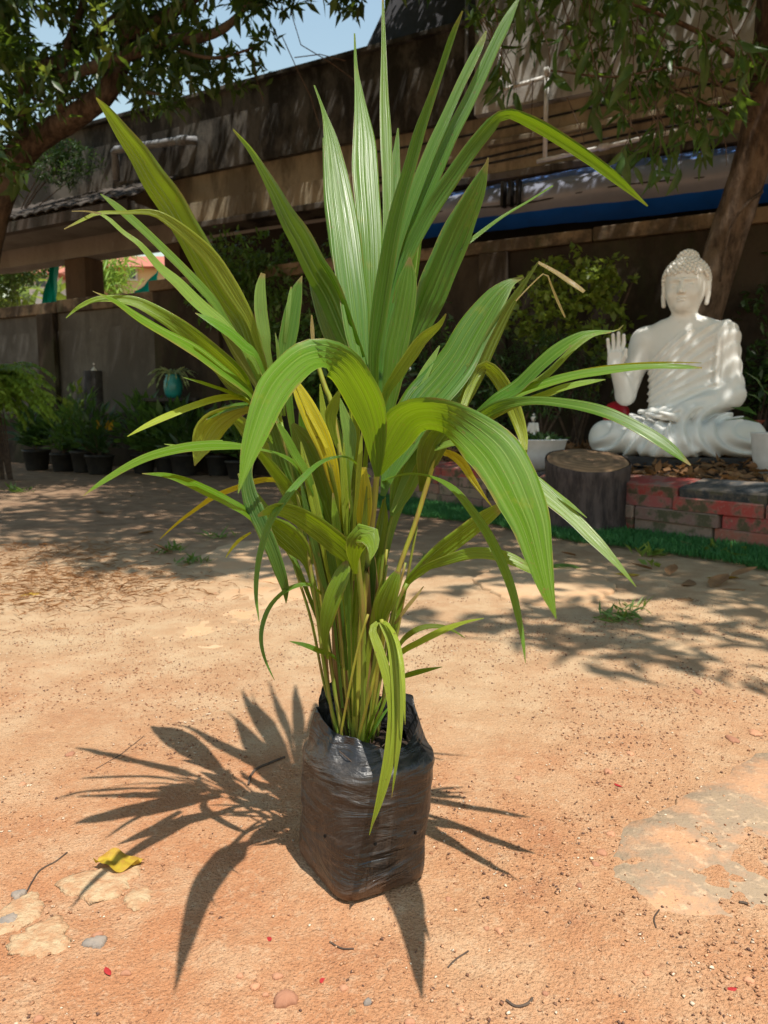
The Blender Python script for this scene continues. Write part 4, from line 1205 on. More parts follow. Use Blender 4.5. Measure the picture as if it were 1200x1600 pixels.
mesh('bark', v, f, M['stump_bark'], stp, True)
# cut face in its own space so the rings are centred
cf_ = MB()
tv = [(0, 0, .004)]
for rr in (.55, .93, .97):
    for i in range(N_):
        a = 2 * math.pi * i / N_
        r_ = R_s * .985 * rr * (1 + .018 * math.sin(a * 3 + 1) + .012 * math.sin(a * 7 + 3.5))
        tv.append((r_ * math.cos(a), r_ * math.sin(a), (.004 if rr < .95 else -.004) + .002 * math.sin(a * 5)))
tf = [(0, 1 + i, 1 + (i + 1) % N_) for i in range(N_)] + [(1 + j * N_ + i, 1 + (j + 1) * N_ + i, 1 + (j + 1) * N_ + (i + 1) % N_, 1 + j * N_ + (i + 1) % N_) for j in range(2) for i in range(N_)]
o = mesh('cut_face', tv, tf, M['cut_wood'], stp, True); o.location = (sc_.x, sc_.y, H_s); o.rotation_euler.x = math.atan(.235)

# white bowl planter with a tiny figure
bp = at(824, 722, 5.0); bp.z = .285
bl = empty('bowl_planter', bp); tag(bl, 'wide white bowl planter with small plants left of the statue', 'planter')
MB().lathe([(0, 0), (.12, 0), (.17, .03), (.225, .11), (.248, .195), (.255, .20), (.245, .205), (.235, .195), (0, .17)], bp, 40).build('bowl', M['white_pot'], bl, True)
MB().lathe([(.232, .178), (.15, .19), (0, .20)], bp, 24).build('soil', M['potting_soil'], bl, True)
n = 260
a = rng.uniform(0, 6.28, n); rr = rng.uniform(.02, .22, n)
p = np.stack([bp.x + rr * np.cos(a), bp.y + rr * np.sin(a), np.full(n, bp.z + .19)], -1)
sel = p[:, 0] > bp.x + .0; p = p[sel]
v, f = leaf_batch(p, np.stack([rng.normal(0, .6, len(p)), rng.normal(0, .6, len(p)), rng.uniform(.2, 1, len(p))], -1), .07, .45)
tag(mesh('foliage', v, f, M['shrub_dark'], bl), kind='stuff')
bz = bush('bonsai', 'dark feathery little tree growing in the white bowl planter', 'plant', (bp.x - .05, bp.y + .05, bp.z + .18), [(bp.x, bp.y + .05, bp.z + .48, .24, .16, .12, 1)], 90, .06, M['shrub_dark'], wr=.2)
# tiny white seated figure
fp = at(833, 682, 5.46); fz = bp.z + .185
fg = empty('figurine', (fp.x, fp.y, fz), -R(20), local=True); tag(fg, 'tiny white seated figurine standing in the bowl planter', 'figurine')
def mini(P):
    d = smin(cap(P, (0, 0, .05), (0, 0, .10), .024, .026), ell(P, (0, 0, .155), (.018, .02, .022)), .012)
    d = smin(d, cap(P, (-.032, -.012, .022), (.032, -.012, .022), .020, .020), .012)
    for sg in (-1, 1): d = smin(d, cap(P, (sg * .026, 0, .115), (sg * .036, -.016, .065), .010, .009), .008)
    return smin(d, ell(P, (0, .002, .182), (.009, .009, .009)), .006)
build_sdf('body', mini, (-.07, -.05, -.005), (.07, .05, .205), .005, M['statue'], fg)
# red glazed ball by the statue
rb = at(963, 640, 5.75)
rbm = empty('red_dome', (rb.x, rb.y, .36)); tag(rbm, 'shiny red domed ornament behind the statue knee', 'ornament')
MB().lathe([(0, 0), (.06, 0), (.08, .03), (.094, .07), (.097, .10), (.088, .14), (.064, .17), (.03, .187), (0, .19)], (rb.x, rb.y, rb.z - .13), 28).build('dome', M['red_gloss'], rbm, True)
MB().lathe([(0, 0), (.09, 0), (.1, max(.02, rb.z - .13 - .36)), (0, max(.02, rb.z - .13 - .36))], (rb.x, rb.y, .36), 18).build('foot', M['terracotta'], rbm, True)
# terracotta dish and white pot at the right edge
td = at(1162, 662, 5.75)
tag(MB().lathe([(0, 0), (.10, 0), (.14, .05), (.145, .055), (.13, .05), (0, .03)], (td.x, td.y, td.z - .03), 24).build('terracotta_dish', M['terracotta'], None, True), 'flat terracotta dish behind the statue knee at the right', 'dish')
tag(MB().lathe([(0, 0), (.12, 0), (.11, td.z - .03 - .362), (0, td.z - .03 - .362)], (td.x, td.y, .36), 16).build('dish_stand', M['slab_dark'], None, True), 'dark round stand under the terracotta dish', 'stand')
wp = at(1219, 745, 4.35); wp.z = .29
wpe = potted('white_pot_plant', 'broad leaved plant in a rounded white pot at the right edge', tuple(wp), .16, .25, M['white_pot'], M['shrub'], 20, .19, .34, 1.3, 2.6, prof=[(0, 0), (.085, 0), (.12, .02), (.15, .10), (.165, .24), (.17, .25), (.158, .25), (.15, .22), (0, .21)])

# leaf litter on the bed and the turf strip in front of the bricks
def scatter_leaves(n, fn, ln, m, name, seed, wr=.5):
    r_ = np.random.default_rng(seed)
    p = np.array([fn(r_) for _ in range(n)])
    d = np.stack([r_.normal(size=n), r_.normal(size=n), r_.normal(0, .25, n)], -1)
    return leaf_batch(p, d, ln * r_.uniform(.5, 1.2, n), wr, fold=.3, droop=.1, r_=r_)
def bedp(r_):
    s_, o_ = r_.uniform(0, LEN), -.16 - r_.random() ** 1.5 * 1.6
    p = bed(s_, o_, 0); return (p[0], p[1], .255 + .13 * min(1, (-.14 - o_) / 3.2 * 3.1) + r_.uniform(0, .03))
v, f = scatter_leaves(3400, bedp, .085, None, '', 5)
tag(mesh('leaf_litter', v, f, M['dry_leaf']), 'brown dry leaf litter covering the raised bed under the statue', 'leaf litter', kind='stuff')
r_ = np.random.default_rng(8); n = 36000
s_ = r_.uniform(-.2, LEN - .1, n); o_ = .10 + r_.random(n) * (.50 + .05 * np.sin(s_ * 5) + .1 * fbm2(s_ * 3 + 9, s_ * 0 + 2, 4, 2))
p = np.array([bed(a, b, .0) for a, b in zip(s_, o_)])
v, f = leaf_batch(p, np.stack([r_.normal(0, .45, n), r_.normal(0, .45, n), np.ones(n)], -1), .045 * r_.uniform(.6, 1.2, n), .10, r_=r_)
tag(mesh('turf_strip', v, f, M['turf']), 'strip of dark green turf along the foot of the brick edging', 'turf', kind='stuff')
def weed(px, py, n, h, label, m='grass', wr=.3, up=.9):
    b_ = on(px, py)
    d = np.stack([rng.normal(0, .7, n), rng.normal(0, .7, n), rng.uniform(.3, 1, n) * up], -1)
    p = np.array(b_)[None] + rng.normal(0, 1, (n, 3)) * np.array([h * .5, h * .5, 0])
    v, f = leaf_batch(p, d, h * rng.uniform(.6, 1.2, n), wr)
    e = empty('weed', b_); tag(e, label, 'weed')
    mesh('leaves', v, f, M[m], e)
weed(1015, 868, 16, .075, 'small light green weed sprouting in the turf near the stump', 'lime', .45)
weed(1130, 868, 15, .11, 'larger light green weed sprouting in the turf at the right', 'lime', .45)
weed(1025, 884, 8, .05, 'tiny green sprout on the turf edge', 'lime', .5)
weed(965, 968, 60, .06, 'patch of low green grass on bare soil before the turf', 'grass', .14, .5)
weed(985, 955, 25, .06, 'small grass tuft beside the low green grass patch', 'grass', .12, .9)
weed(262, 862, 26, .07, 'green weeds at the left end of the paving crack', 'grass', .2, .8)
weed(300, 880, 26, .06, 'green weeds growing in the paving slab crack', 'grass', .2, .8)
weed(340, 840, 26, .07, 'thin green grass in the shade behind the paving slab', 'grass', .16, .5)
weed(30, 768, 26, .10, 'little green weed in the dappled shade at far left', 'grass', .2, .5)
weed(680, 875, 14, .05, 'little green weed right of the palm stems', 'grass', .3, .8)

def gz(x, y): return float(ground_h(np.array([x]), np.array([y]))[0]) * float(np.clip(1.6 - math.hypot(x, y - 1.2) / 6.0, 0, 1)) - .004
# fallen leaves lying about, each one a leaf
fl_me = [blade_mesh('fallen_leaf', .10, .045, M['dry_leaf'], curl=-.12, fold=.22), blade_mesh('fallen_leaf', .10, .055, M['dry_leaf'], curl=.18, fold=-.25)]
for o in fl_me:
    COL.objects.unlink(o)
def fallen(px, py, ln, rot, label, group=None, m=None, k=0, z=0.0):
    o = bpy.data.objects.new('fallen_leaf', fl_me[k].data)
    COL.objects.link(o)
    if m is not None:
        o.material_slots[0].link = 'OBJECT'; o.material_slots[0].material = m
    p = on(px, py, z); o.location = (p.x, p.y, gz(p.x, p.y) + min(.006, ln * .06) + .0008)
    o.rotation_euler = (R(random.uniform(-12, 12)), R(random.uniform(-18, 18)), R(rot)); o.scale = (ln / .1,) * 3
    tag(o, label, 'leaf', group)
gl = 'dry brown leaf lying on the soil in front of the turf strip'
for i, (px, py, ln) in enumerate(((1045, 900, .13), (1070, 915, .14), (1110, 918, .16), (1165, 922, .16), (1140, 905, .12), (1185, 915, .12), (1020, 890, .10), (1085, 938, .1), (900, 868, .09), (1190, 872, .15), (1095, 862, .13), (1165, 880, .14))):
    fallen(px, py, ln, random.uniform(0, 360), gl, 'dry leaves before the turf strip', k=i % 2)
fallen(1000, 897, .10, 60, 'tan curled leaf lying left of the dry leaves before the turf', k=1, m=M['yellow_leaf'])
fallen(1155, 905, .12, 80, 'orange yellow leaf lying at the turf edge on the right', k=0, m=M['yellow_leaf'])
fallen(908, 888, .15, 95, 'fresh green leaf lying on the soil before the stump', k=0, m=M['shrub'])
fallen(205, 775, .13, 20, 'yellow leaf lying on the dappled ground at the left', k=1, m=M['yellow_leaf'])
fallen(65, 925, .09, 120, 'tan leaf lying on the dry grass patch at the left edge', k=1, m=M['yellow_leaf'])
fallen(118, 900, .08, 70, 'brown curled leaf lying on the dry grass at the left', k=0)
g2 = 'small brown leaf lying on the shaded ground at the left'
for i, (px, py) in enumerate(((30, 720), (110, 740), (160, 800), (95, 755), (250, 805), (20, 880), (265, 770), (330, 745), (240, 830), (60, 850), (270, 865))):
    fallen(px, py, random.uniform(.07, .13), random.uniform(0, 360), g2, 'brown leaves on the shaded left ground', k=i % 2)
g3 = 'tiny red petal scrap lying on the sunny soil'
mr = simple('red_scrap', (.42, .03, .03), (.3, .02, .02), 60, .7)
for px, py in ((423, 1466), (500, 1528), (960, 1218), (1152, 1545), (165, 1508), (435, 1590), (335, 925), (170, 926), (112, 922)):
    fallen(px, py, .016, random.uniform(0, 360), g3, 'red scraps on the sunny soil', m=mr, k=1)


# straw and pine-like dry needles at the left
r_ = np.random.default_rng(3); n = 2600
a = r_.normal(size=(n, 2)); cc = [on(x, y) for x, y in ((45, 880), (120, 905), (30, 940), (80, 860), (200, 920), (10, 910))]
ch = r_.integers(0, len(cc), n); p = np.array([[cc[c].x, cc[c].y, .004] for c in ch]) + np.stack([a[:, 0] * .22, a[:, 1] * .16, r_.uniform(0, .008, n)], -1)
v, f = leaf_batch(p, np.stack([r_.normal(size=n), r_.normal(size=n), r_.normal(0, .12, n)], -1), .05 * r_.uniform(.5, 1.3, n), .05, r_=r_)
tag(mesh('dry_straw', v, f, simple('dry_straw', (.36, .19, .08), (.28, .13, .05), 30, .85)), 'scattered brown dry straw on the ground at the left edge', 'straw', kind='stuff')

# stones of the near ground
def stone(px, py, wpx, dpx, h, m, label, group=None, seed=0, name='stone', flat=False):
    c = on(px, py); Y = c.y
    r_ = np.random.default_rng(seed + int(px * 7 + py))
    rx = px_size(wpx, math.hypot(Y, .6)) / 2; ry = abs(on(px, py - dpx / 2).y - on(px, py + dpx / 2).y) / 2
    n = 40; lv = [(-.4, 1.0), (.35, 1.0), (.8, .86), (1.0, .55)] if flat else [(-.5, .7), (.0, 1.0), (.45, .9), (.85, .55)]
    jit = 1 + r_.uniform(-.30, .30, n); jit = (jit + np.roll(jit, 1) + np.roll(jit, 2) + np.roll(jit, 5)) / 4 + .12 * np.sin(np.arange(n) * 2 * np.pi / n * 3 + r_.uniform(0, 6)) + .08 * np.sin(np.arange(n) * 2 * np.pi / n * 2 + r_.uniform(0, 6))
    v = []
    for z_, k_ in lv:
        for i in range(n):
            a = 2 * math.pi * i / n
            q = jit[i] * k_ * (1 + r_.uniform(-.06, .06))
            v.append((c.x + rx * q * math.cos(a), c.y + ry * q * math.sin(a), z_ * h + r_.uniform(-.08, .08) * h + gz(c.x, c.y)))
    v.append((c.x, c.y, h * 1.05 + gz(c.x, c.y)))
    f = [(j * n + i, j * n + (i + 1) % n, (j + 1) * n + (i + 1) % n, (j + 1) * n + i) for j in range(3) for i in range(n)] + [(3 * n + i, 3 * n + (i + 1) % n, 4 * n) for i in range(n)]
    return tag(mesh(name, v, f, m, None, True), label, 'stone', group)
stone(160, 1372, 112, 52, .0035, M['pale_stone'], 'flat pale mortar fragment under the yellow leaf', name='mortar_fragment', flat=True)
stone(215, 1398, 40, 34, .0026, M['pale_stone'], 'smaller pale mortar fragment right of the yellow leaf', name='mortar_fragment', flat=True)
stone(65, 1462, 84, 60, .0036, M['pale_stone'], 'flat tan stone half buried at the lower left', flat=True)
stone(28, 1420, 62, 70, .0028, M['pale_stone'], 'flat pale stone with grey patches at the left edge', flat=True)
stone(12, 1430, 26, 18, .005, M['grey_stone'], 'small grey stone on the pale flat stone at the left edge', flat=True)
stone(148, 1470, 28, 18, .005, M['grey_stone'], 'small grey chip right of the flat tan stone', flat=True)
stone(28, 1392, 18, 12, .006, M['grey_stone'], 'little grey stone above the pale flat stone', flat=True)
stone(446, 1553, 34, 24, .010, M['pebble'], 'largest reddish pebble at the bottom left of the bag')
gp = 'reddish pebble lying on the sunny soil'
for i, (px, py, w_) in enumerate(((398, 1536, 14), (433, 1518, 14), (537, 1537, 12), (152, 1455, 14), (196, 1515, 13), (415, 1548, 9), (780, 1450, 12), (700, 1400, 9), (852, 1545, 9), (720, 1570, 11), (955, 1300, 12), (940, 1330, 14), (930, 1350, 10), (1145, 1150, 16), (1180, 1140, 16), (950, 1200, 12), (985, 1175, 10), (810, 1210, 9), (60, 1590, 14), (110, 1178, 12), (35, 1225, 9), (375, 1520, 10), (640, 1590, 14), (1090, 1080, 12), (760, 1445, 8), (905, 1385, 10), (1170, 1530, 14), (1010, 1520, 10))):
    stone(px, py, w_, w_ * .7, .001 + w_ * .00022, M['pebble'], gp, 'reddish pebbles on the sunny soil', name='pebble')
stone(575, 1559, 12, 10, .005, M['grey_stone'], 'dark grey pebble near the bottom centre', name='pebble')
stone(550, 1575, 10, 8, .005, M['pale_stone'], 'small white pebble near the bottom centre', name='pebble')
# the yellow leaf on the mortar
def crumpled(px, py, wpx, label):
    c = on(px, py, .008); L = px_size(wpx, c.y * 1.15); v, f = [], []
    nu, nv = 16, 7
    for i in range(nu + 1):
        t = i / nu; w_ = L * .62 * (math.sin(math.pi * min(1, t * .92 + .06)) ** .7) * (1 + .05 * math.sin(t * 14))
        for j in range(nv + 1):
            q = j / nv - .5
            v.append((c.x + (t - .5) * L + q * L * .12, c.y + q * w_ + .004 * math.sin(t * 7), .001 + .009 * abs(q) * 2 * (.5 + .5 * math.sin(t * 5 + 1)) + .0025 * math.sin(t * 13 + q * 9)))
    for i in range(nu):
        for j in range(nv): a = i * (nv + 1) + j; f.append((a, a + 1, a + nv + 2, a + nv + 1))
    return tag(mesh('fallen_leaf', v, f, M['yellow_leaf'], None, True), label, 'leaf')
crumpled(186, 1340, 64, 'crumpled yellow leaf lying on pale mortar at lower left')
# dry twigs
def stick(pts, r_, label, group=None):
    q, _ = spline([(a, b) for a, b in pts], 14)
    return tag(MB().tube([(lambda p: Vector((p.x, p.y, gz(p.x, p.y) + r_ * .9)))(on(a, b)) for a, b in q], r_, 5).build('dry_twig', M['twig'], None), label, 'twig', group)
stick([(388, 1228), (395, 1210), (420, 1195), (445, 1185)], .0022, 'thin curved dry twig in the shadow left of the bag')
stick([(40, 1388), (60, 1360), (85, 1345), (105, 1330)], .0011, 'fine dark dry twig lying left of the yellow leaf')
stick([(150, 1200), (185, 1180), (225, 1148)], .0007, 'long thin dry stalk lying at the upper left shadow tip')
stick([(515, 1465), (535, 1475), (553, 1475)], .0011, 'short curved dry stalk below the bag')
stick([(1025, 1450), (1022, 1435), (1030, 1420)], .0010, 'small curved dry stalk on the concrete patch')
stick([(700, 1505), (715, 1490), (732, 1480)], .0010, 'short dry stalk on the soil right of the bag')
stick([(791, 1556), (805, 1564), (822, 1562), (833, 1552)], .0015, 'dark curved pod lying on the soil at the bottom right')
stick([(1155, 1409), (1162, 1410), (1168, 1412)], .0020, 'dark little chip lying on the concrete patch')

# ================================================================== THE PALM IN ITS BAG
Y0 = .985
pb = Vector((-.034, .990, 0))
palm = empty('young_palm', pb)
tag(palm, 'young palm with pleated green leaves growing in a black polythene bag', 'potted palm')
# ---- bag
ua, va = Vector((-.493, .87, 0)), Vector((.87, .493, 0))
def bag_r(th, a, b, n):
    c, s_ = abs(math.cos(th)) / a, abs(math.sin(th)) / b
    return (c ** n + s_ ** n) ** (-1 / n)
NB = 120
def rim_z(th_w): return .209 + .024 * math.cos(th_w - R(125)) + .005 * math.sin(3 * th_w + .6)
lev = []
for z_, a, b, n in ((.0012, .074, .061, 6.5), (.004, .0785, .065, 6.0), (.014, .080, .067, 5.6), (.03, .080, .068, 5.0), (.045, .080, .070, 4.0), (.06, .0815, .0715, 3.7), (.075, .0825, .073, 3.5), (.09, .083, .075, 3.3), (.105, .084, .0765, 3.1), (.12, .0845, .0775, 3.0), (.133, .085, .079, 2.9), (.146, .0855, .080, 2.8), (.157, .085, .0805, 2.7), (.166, .0835, .0795, 2.6)):
    lev.append((z_, a, b, n))
bv, bf = [], []
def bag_pt(k, th):
    """k indexes the levels, then shoulder, rim and inside."""
    d = ua * math.cos(th) + va * math.sin(th)
    thw = math.atan2(d.y, d.x)
    fx = fbm2(np.array([thw * 2.2 + 20]), np.array([k * .55 + 7]), 61, 3)[0]
    fy = fbm2(np.array([thw * 5 + 40]), np.array([k * 1.2 + 9]), 62, 2)[0]
    if k < len(lev):
        z_, a, b, n = lev[k]
        r_ = bag_r(th, a, b, n) * (1 + (.055 * fx + .022 * fy) * min(1, z_ / .03))
        z2 = z_
    else:
        j = k - len(lev)
        zr = rim_z(thw)
        front = .5 - .5 * math.cos(thw - R(100))         # 1 at the front right, 0 at the back
        t = (.25, .5, .75, 1.0, 1.03, .9, .6, .2)[j]
        z2 = .166 + (zr - .166) * t if j < 5 else .166 + (zr - .166) * t - .004
        r_top = .076 - .020 * front
        fx = fbm2(np.array([thw * 1.5 + 20]), np.array([k * .12 + 7]), 61, 2)[0]; fy = fbm2(np.array([thw * 3 + 40]), np.array([k * .2 + 9]), 62, 2)[0]
        r_ = (.082 + (r_top - .082) * min(1, t) ** .7) * (1 + .20 * fx + .10 * fy)
        if j >= 5: r_ = r_top * (1 + .10 * fx) - .0025 - .004 * (j - 5)
        z2 += (.010 * fy + .012 * fx) * (t if j < 5 else .6)
    cx = .014 * min(1, z2 / .17)
    return (pb.x + cx + d.x * r_, pb.y + d.y * r_, max(.0012, z2))
NL = len(lev) + 8
for k in range(NL):
    for i in range(NB): bv.append(bag_pt(k, 2 * math.pi * i / NB))
for k in range(NL - 1):
    for i in range(NB): bf.append((k * NB + i, k * NB + (i + 1) % NB, (k + 1) * NB + (i + 1) % NB, (k + 1) * NB + i))
bf.append(tuple(range(NB - 1, -1, -1)))
bag = mesh('grow_bag', bv, bf, M['bag'], palm, True)
bva = np.array(bv[:len(lev) * NB]); pu, pv_ = project(bva[:, 0], bva[:, 1], bva[:, 2])
for px, py in ((510, 1305), (588, 1320), (652, 1303), (640, 1105)):
    dd = (pu - px) ** 2 + (pv_ - py) ** 2 + np.where(bva[:, 1] > pb.y + .02, 1e6, 0)
    p = Vector(bva[int(np.argmin(dd))]); nrm = Vector((p.x - pb.x, p.y - pb.y, 0)).normalized()
    if py < 1200: continue
    MB().tube([p - nrm * .001, p + nrm * .0007], .0022, 10).build('drain_hole', M['hole'], bag)
sv, sf = [], []
for j, rr in enumerate((.004, .025, .045, .066)):
    for i in range(40):
        a = 2 * math.pi * i / 40
        sv.append((pb.x + .012 + rr * math.cos(a), pb.y + rr * math.sin(a), .168 + random.uniform(-.004, .004) - .006 * (j == 3)))
for j in range(3):
    for i in range(40): sf.append((j * 40 + i, j * 40 + (i + 1) % 40, (j + 1) * 40 + (i + 1) % 40, (j + 1) * 40 + i))
mesh('potting_soil', sv, sf, M['potting_soil'], palm, True)
rt_ = MB()
for i in range(26):
    a = random.uniform(0, 6.28); r0 = random.uniform(.015, .055); p = Vector((pb.x + .012 + r0 * math.cos(a), pb.y + r0 * math.sin(a), .168))
    rt_.tube([p, p + Vector((random.uniform(-.015, .015), random.uniform(-.015, .015), .018)), p + Vector((random.uniform(-.03, .03), random.uniform(-.03, .03), random.uniform(-.002, .012)))], .0006, 4)
rt_.build('fibrous_roots', M['twig'], palm)

# ---- leaves
GREEN = {'dk': (.030, .115, .010), 'md': (.052, .160, .011), 'lt': (.080, .195, .016), 'pale': (.17, .29, .050), 'yg': (.14, .23, .008), 'ol': (.085, .125, .006), 'ye': (.56, .46, .012), 'ly': (.30, .37, .03), 'br': (.28, .17, .07)}
nleaf = 0
def leaf(pts, dy, face, col, tipfirst=True, pleat=.055, name='leaf', vfold=.10):
    """pts: (px, py, width px); dy: depth from the plant's axis at base, middle and tip; face: (side, up) tilt at base, middle, tip."""
    global nleaf
    P_ = [(p[0], p[1], p[2] if len(p) > 2 else 2) for p in pts]
    if tipfirst: P_ = P_[::-1]
    L_px = sum(math.dist(P_[i][:2], P_[i + 1][:2]) for i in range(len(P_) - 1))
    ns = int(min(44, max(10, L_px / 9)))
    Q, t = spline(P_, ns)
    dyv = np.interp(t, np.linspace(0, 1, len(dy)), dy) if len(dy) < 3 else np.polyval(np.polyfit(np.linspace(0, 1, len(dy)), dy, 2), t)
    fa = face if isinstance(face[0], (tuple, list)) else (face, face)
    fs = np.interp(t, np.linspace(0, 1, len(fa)), [f_[0] for f_ in fa]); fu = np.interp(t, np.linspace(0, 1, len(fa)), [f_[1] for f_ in fa])
    if max(p[2] for p in P_) < 22: fu = fu * 1.8
    C_ = np.array([at(Q[i, 0], Q[i, 1], Y0 + dyv[i]) for i in range(ns)])
    T = unit(np.gradient(C_, axis=0))
    camv = np.array([0, 0, CAM_H]) - C_; dist = np.linalg.norm(camv, axis=1); Vv = camv / dist[:, None]
    rgt = np.cross(Vv, np.array([0, 0, 1.0])); rgt = -unit(rgt)
    Nn = Vv + fs[:, None] * rgt + fu[:, None] * np.array([0, 0, 1.0])
    Nn = unit(Nn - (Nn * T).sum(1, keepdims=True) * T)
    W = unit(np.cross(T, Nn))
    Vp = unit(Vv - (Vv * T).sum(1, keepdims=True) * T)
    cosv = np.clip((Nn * Vp).sum(1), .34, 1)
    wid = np.maximum(Q[:, 2], .9) / FPX * dist / cosv
    mx = Q[:, 2].max()
    K = 13 if mx > 46 else 11 if mx > 34 else 9 if mx > 18 else 5
    us = np.linspace(-1, 1, K)
    zig = np.array([(i % 2) - .5 for i in range(K)])
    r_ = np.random.default_rng(nleaf + 100)
    ph = r_.uniform(0, 6.28)
    v = np.empty((ns, K, 3)); uv = np.empty((ns, K, 2))
    for k in range(K):
        off = zig[k] * pleat * 2.0 * wid * (11 / K if K > 5 else 1.3) * (1 - .5 * np.clip((t - .75) * 4, 0, 1)) + (abs(us[k]) - .5) * vfold * wid
        off = off + .012 * wid * np.sin(t * 17 + ph + us[k] * 2)
        edge = 1 + (.02 * np.sin(t * 31 + ph + k) if abs(us[k]) == 1 else 0)
        v[:, k] = C_ + W * (us[k] * wid / 2 * edge)[:, None] + Nn * off[:, None]
        uv[:, k, 0] = us[k] * .5 + .5; uv[:, k, 1] = t
    idx = np.arange(ns * K).reshape(ns, K)
    f = np.stack([idx[:-1, :-1], idx[:-1, 1:], idx[1:, 1:], idx[1:, :-1]], -1).reshape(-1, 4)
    o = mesh(name, v.reshape(-1, 3), f, M['leaf'], palm, K > 9 and False, uv.reshape(-1, 2))
    c = GREEN[col]; q = r_.uniform(.88, 1.12)
    o.color = (c[0] * q, c[1] * q, c[2] * q, 1)
    nleaf += 1
    return o
def stem(pts, dy, col, name='leaf_stalk', n=8):
    Q, t = spline([(p[0], p[1], p[2]) for p in pts], max(8, len(pts) * 4))
    d = np.interp(t, np.linspace(0, 1, len(dy)), dy)
    o = MB().tube([at(q[0], q[1], Y0 + a) for q, a in zip(Q, d)], [px_size(q[2], Y0) / 2 for q in Q], n).build(name, M['stem'], palm, True)
    o.color = (*col, 1)
    return o

# the upright crown
leaf([(364, 202), (394, 237, 8), (425, 288, 17), (452, 338, 26), (475, 375, 32), (500, 421, 38), (521, 458, 40), (546, 520, 32), (571, 583, 18), (586, 650, 10)], (.0, .08, .16), (-.6, -1.4), 'md', vfold=.25)
leaf([(491, 133), (506, 175, 6), (517, 217, 19), (525, 267, 31), (533, 317, 40), (540, 367, 44), (546, 417, 44), (554, 479, 42), (560, 533, 34), (569, 583, 19), (584, 660, 10)], (-.01, .06, .20), (.25, .35), 'lt')
leaf([(554, 52), (556, 104, 5), (560, 137, 10), (565, 175, 19), (569, 217, 31), (571, 267, 37), (575, 325, 37), (578, 375, 37), (580, 437, 31), (582, 500, 21), (584, 560, 13), (587, 650, 8)], (.02, .10, .27), (.3, .4), 'lt')
leaf([(598, -10), (599, 42, 5), (600, 96, 8), (601, 158, 13), (603, 208, 16), (605, 270, 15), (605, 325, 13), (603, 375, 10), (600, 417, 8), (596, 500, 8), (590, 640, 6)], (.03, .14, .32), (.6, .3), 'lt')
leaf([(723, 17), (708, 54, 8), (690, 108, 9), (673, 158, 12), (656, 208, 16), (642, 258, 18), (625, 317, 21), (612, 375, 23), (602, 437, 25), (592, 500, 23), (585, 562, 17), (588, 650, 10)], (-.02, -.06, -.12), (-.9, -.5), 'md', vfold=.3)
leaf([(812, -6), (792, 33, 13), (771, 75, 15), (752, 117, 17), (730, 163, 18), (705, 210, 20), (682, 262, 23), (658, 317, 26), (635, 367, 27), (620, 420, 25), (607, 475, 21), (595, 540, 15), (590, 655, 8)], (.0, .05, .12), (.55, .7), 'md')
leaf([(760, 48), (757, 56, 6), (742, 87, 12), (721, 129, 13), (700, 175, 14), (679, 221, 16), (660, 267, 17), (644, 308, 18), (629, 354, 16), (617, 400, 13), (602, 480, 10), (589, 640, 6)], (.01, .03, .08), (.2, .7), 'lt')
leaf([(1012, 322), (965, 281, 12), (925, 250, 15), (880, 220, 17), (838, 195, 17), (800, 178, 13), (783, 180, 13), (767, 196, 19), (737, 233, 21), (708, 275, 23), (679, 317, 25), (658, 354, 23), (637, 396, 21), (617, 450, 17), (599, 530, 12), (591, 650, 8)], (.03, .04, .05), ((-.5, -.4), (-.4, -.5), (.1, -.9), (.1, -.9)), 'md')
leaf([(763, 246), (760, 258, 6), (746, 296, 25), (727, 337, 37), (708, 379, 46), (690, 421, 48), (673, 462, 46), (658, 500, 37), (642, 542, 29), (625, 583, 17), (598, 655, 8)], (.04, .10, .12), (.3, -1.2), 'dk')
leaf([(864, 290), (826, 314, 3), (787, 337, 4), (746, 367, 6), (704, 400, 8), (667, 437, 8), (637, 479, 7), (605, 580, 5)], (.05, .12, .16), (.2, .5), 'lt')
leaf([(640, 402, 3), (637, 437, 28), (630, 479, 36), (622, 521, 39), (616, 546, 40), (610, 590, 38), (605, 633, 26), (600, 672, 12), (594, 720, 6)], (.03, .03, .03), (.35, .5), 'lt')
leaf([(697, 490), (686, 508, 9), (662, 528, 17), (642, 555, 20), (622, 584, 18), (604, 613, 13), (592, 655, 6)], (.0, -.02, -.04), (-.3, -.6), 'ly')
# the two great arching leaves in front
leaf([(590, 745, 8), (588, 703, 28), (584, 668, 42), (573, 633, 54), (557, 601, 57), (537, 572, 57), (510, 557, 51), (483, 558, 48), (460, 572, 50), (437, 597, 52), (420, 627, 48), (407, 660, 42), (393, 700, 30), (383, 733, 16), (372, 771, 1)], (-.01, -.20, -.425), ((.2, -.9), (.0, -.9), (-.2, .6), (-.2, 1.15), (-.1, 1.1)), 'lt', False, .05)
leaf([(591, 742, 10), (602, 712, 40), (616, 685, 60), (632, 660, 62), (655, 648, 52), (690, 650, 50), (725, 667, 62), (767, 701, 78), (792, 738, 80), (812, 780, 72), (827, 817, 62), (837, 855, 48), (846, 892, 34), (856, 930, 20), (869, 967, 1)], (-.01, -.18, -.395), ((.2, -.9), (.0, -.8), (.2, .7), (.3, 1.1), (.3, 1.0)), 'lt', False, .05)
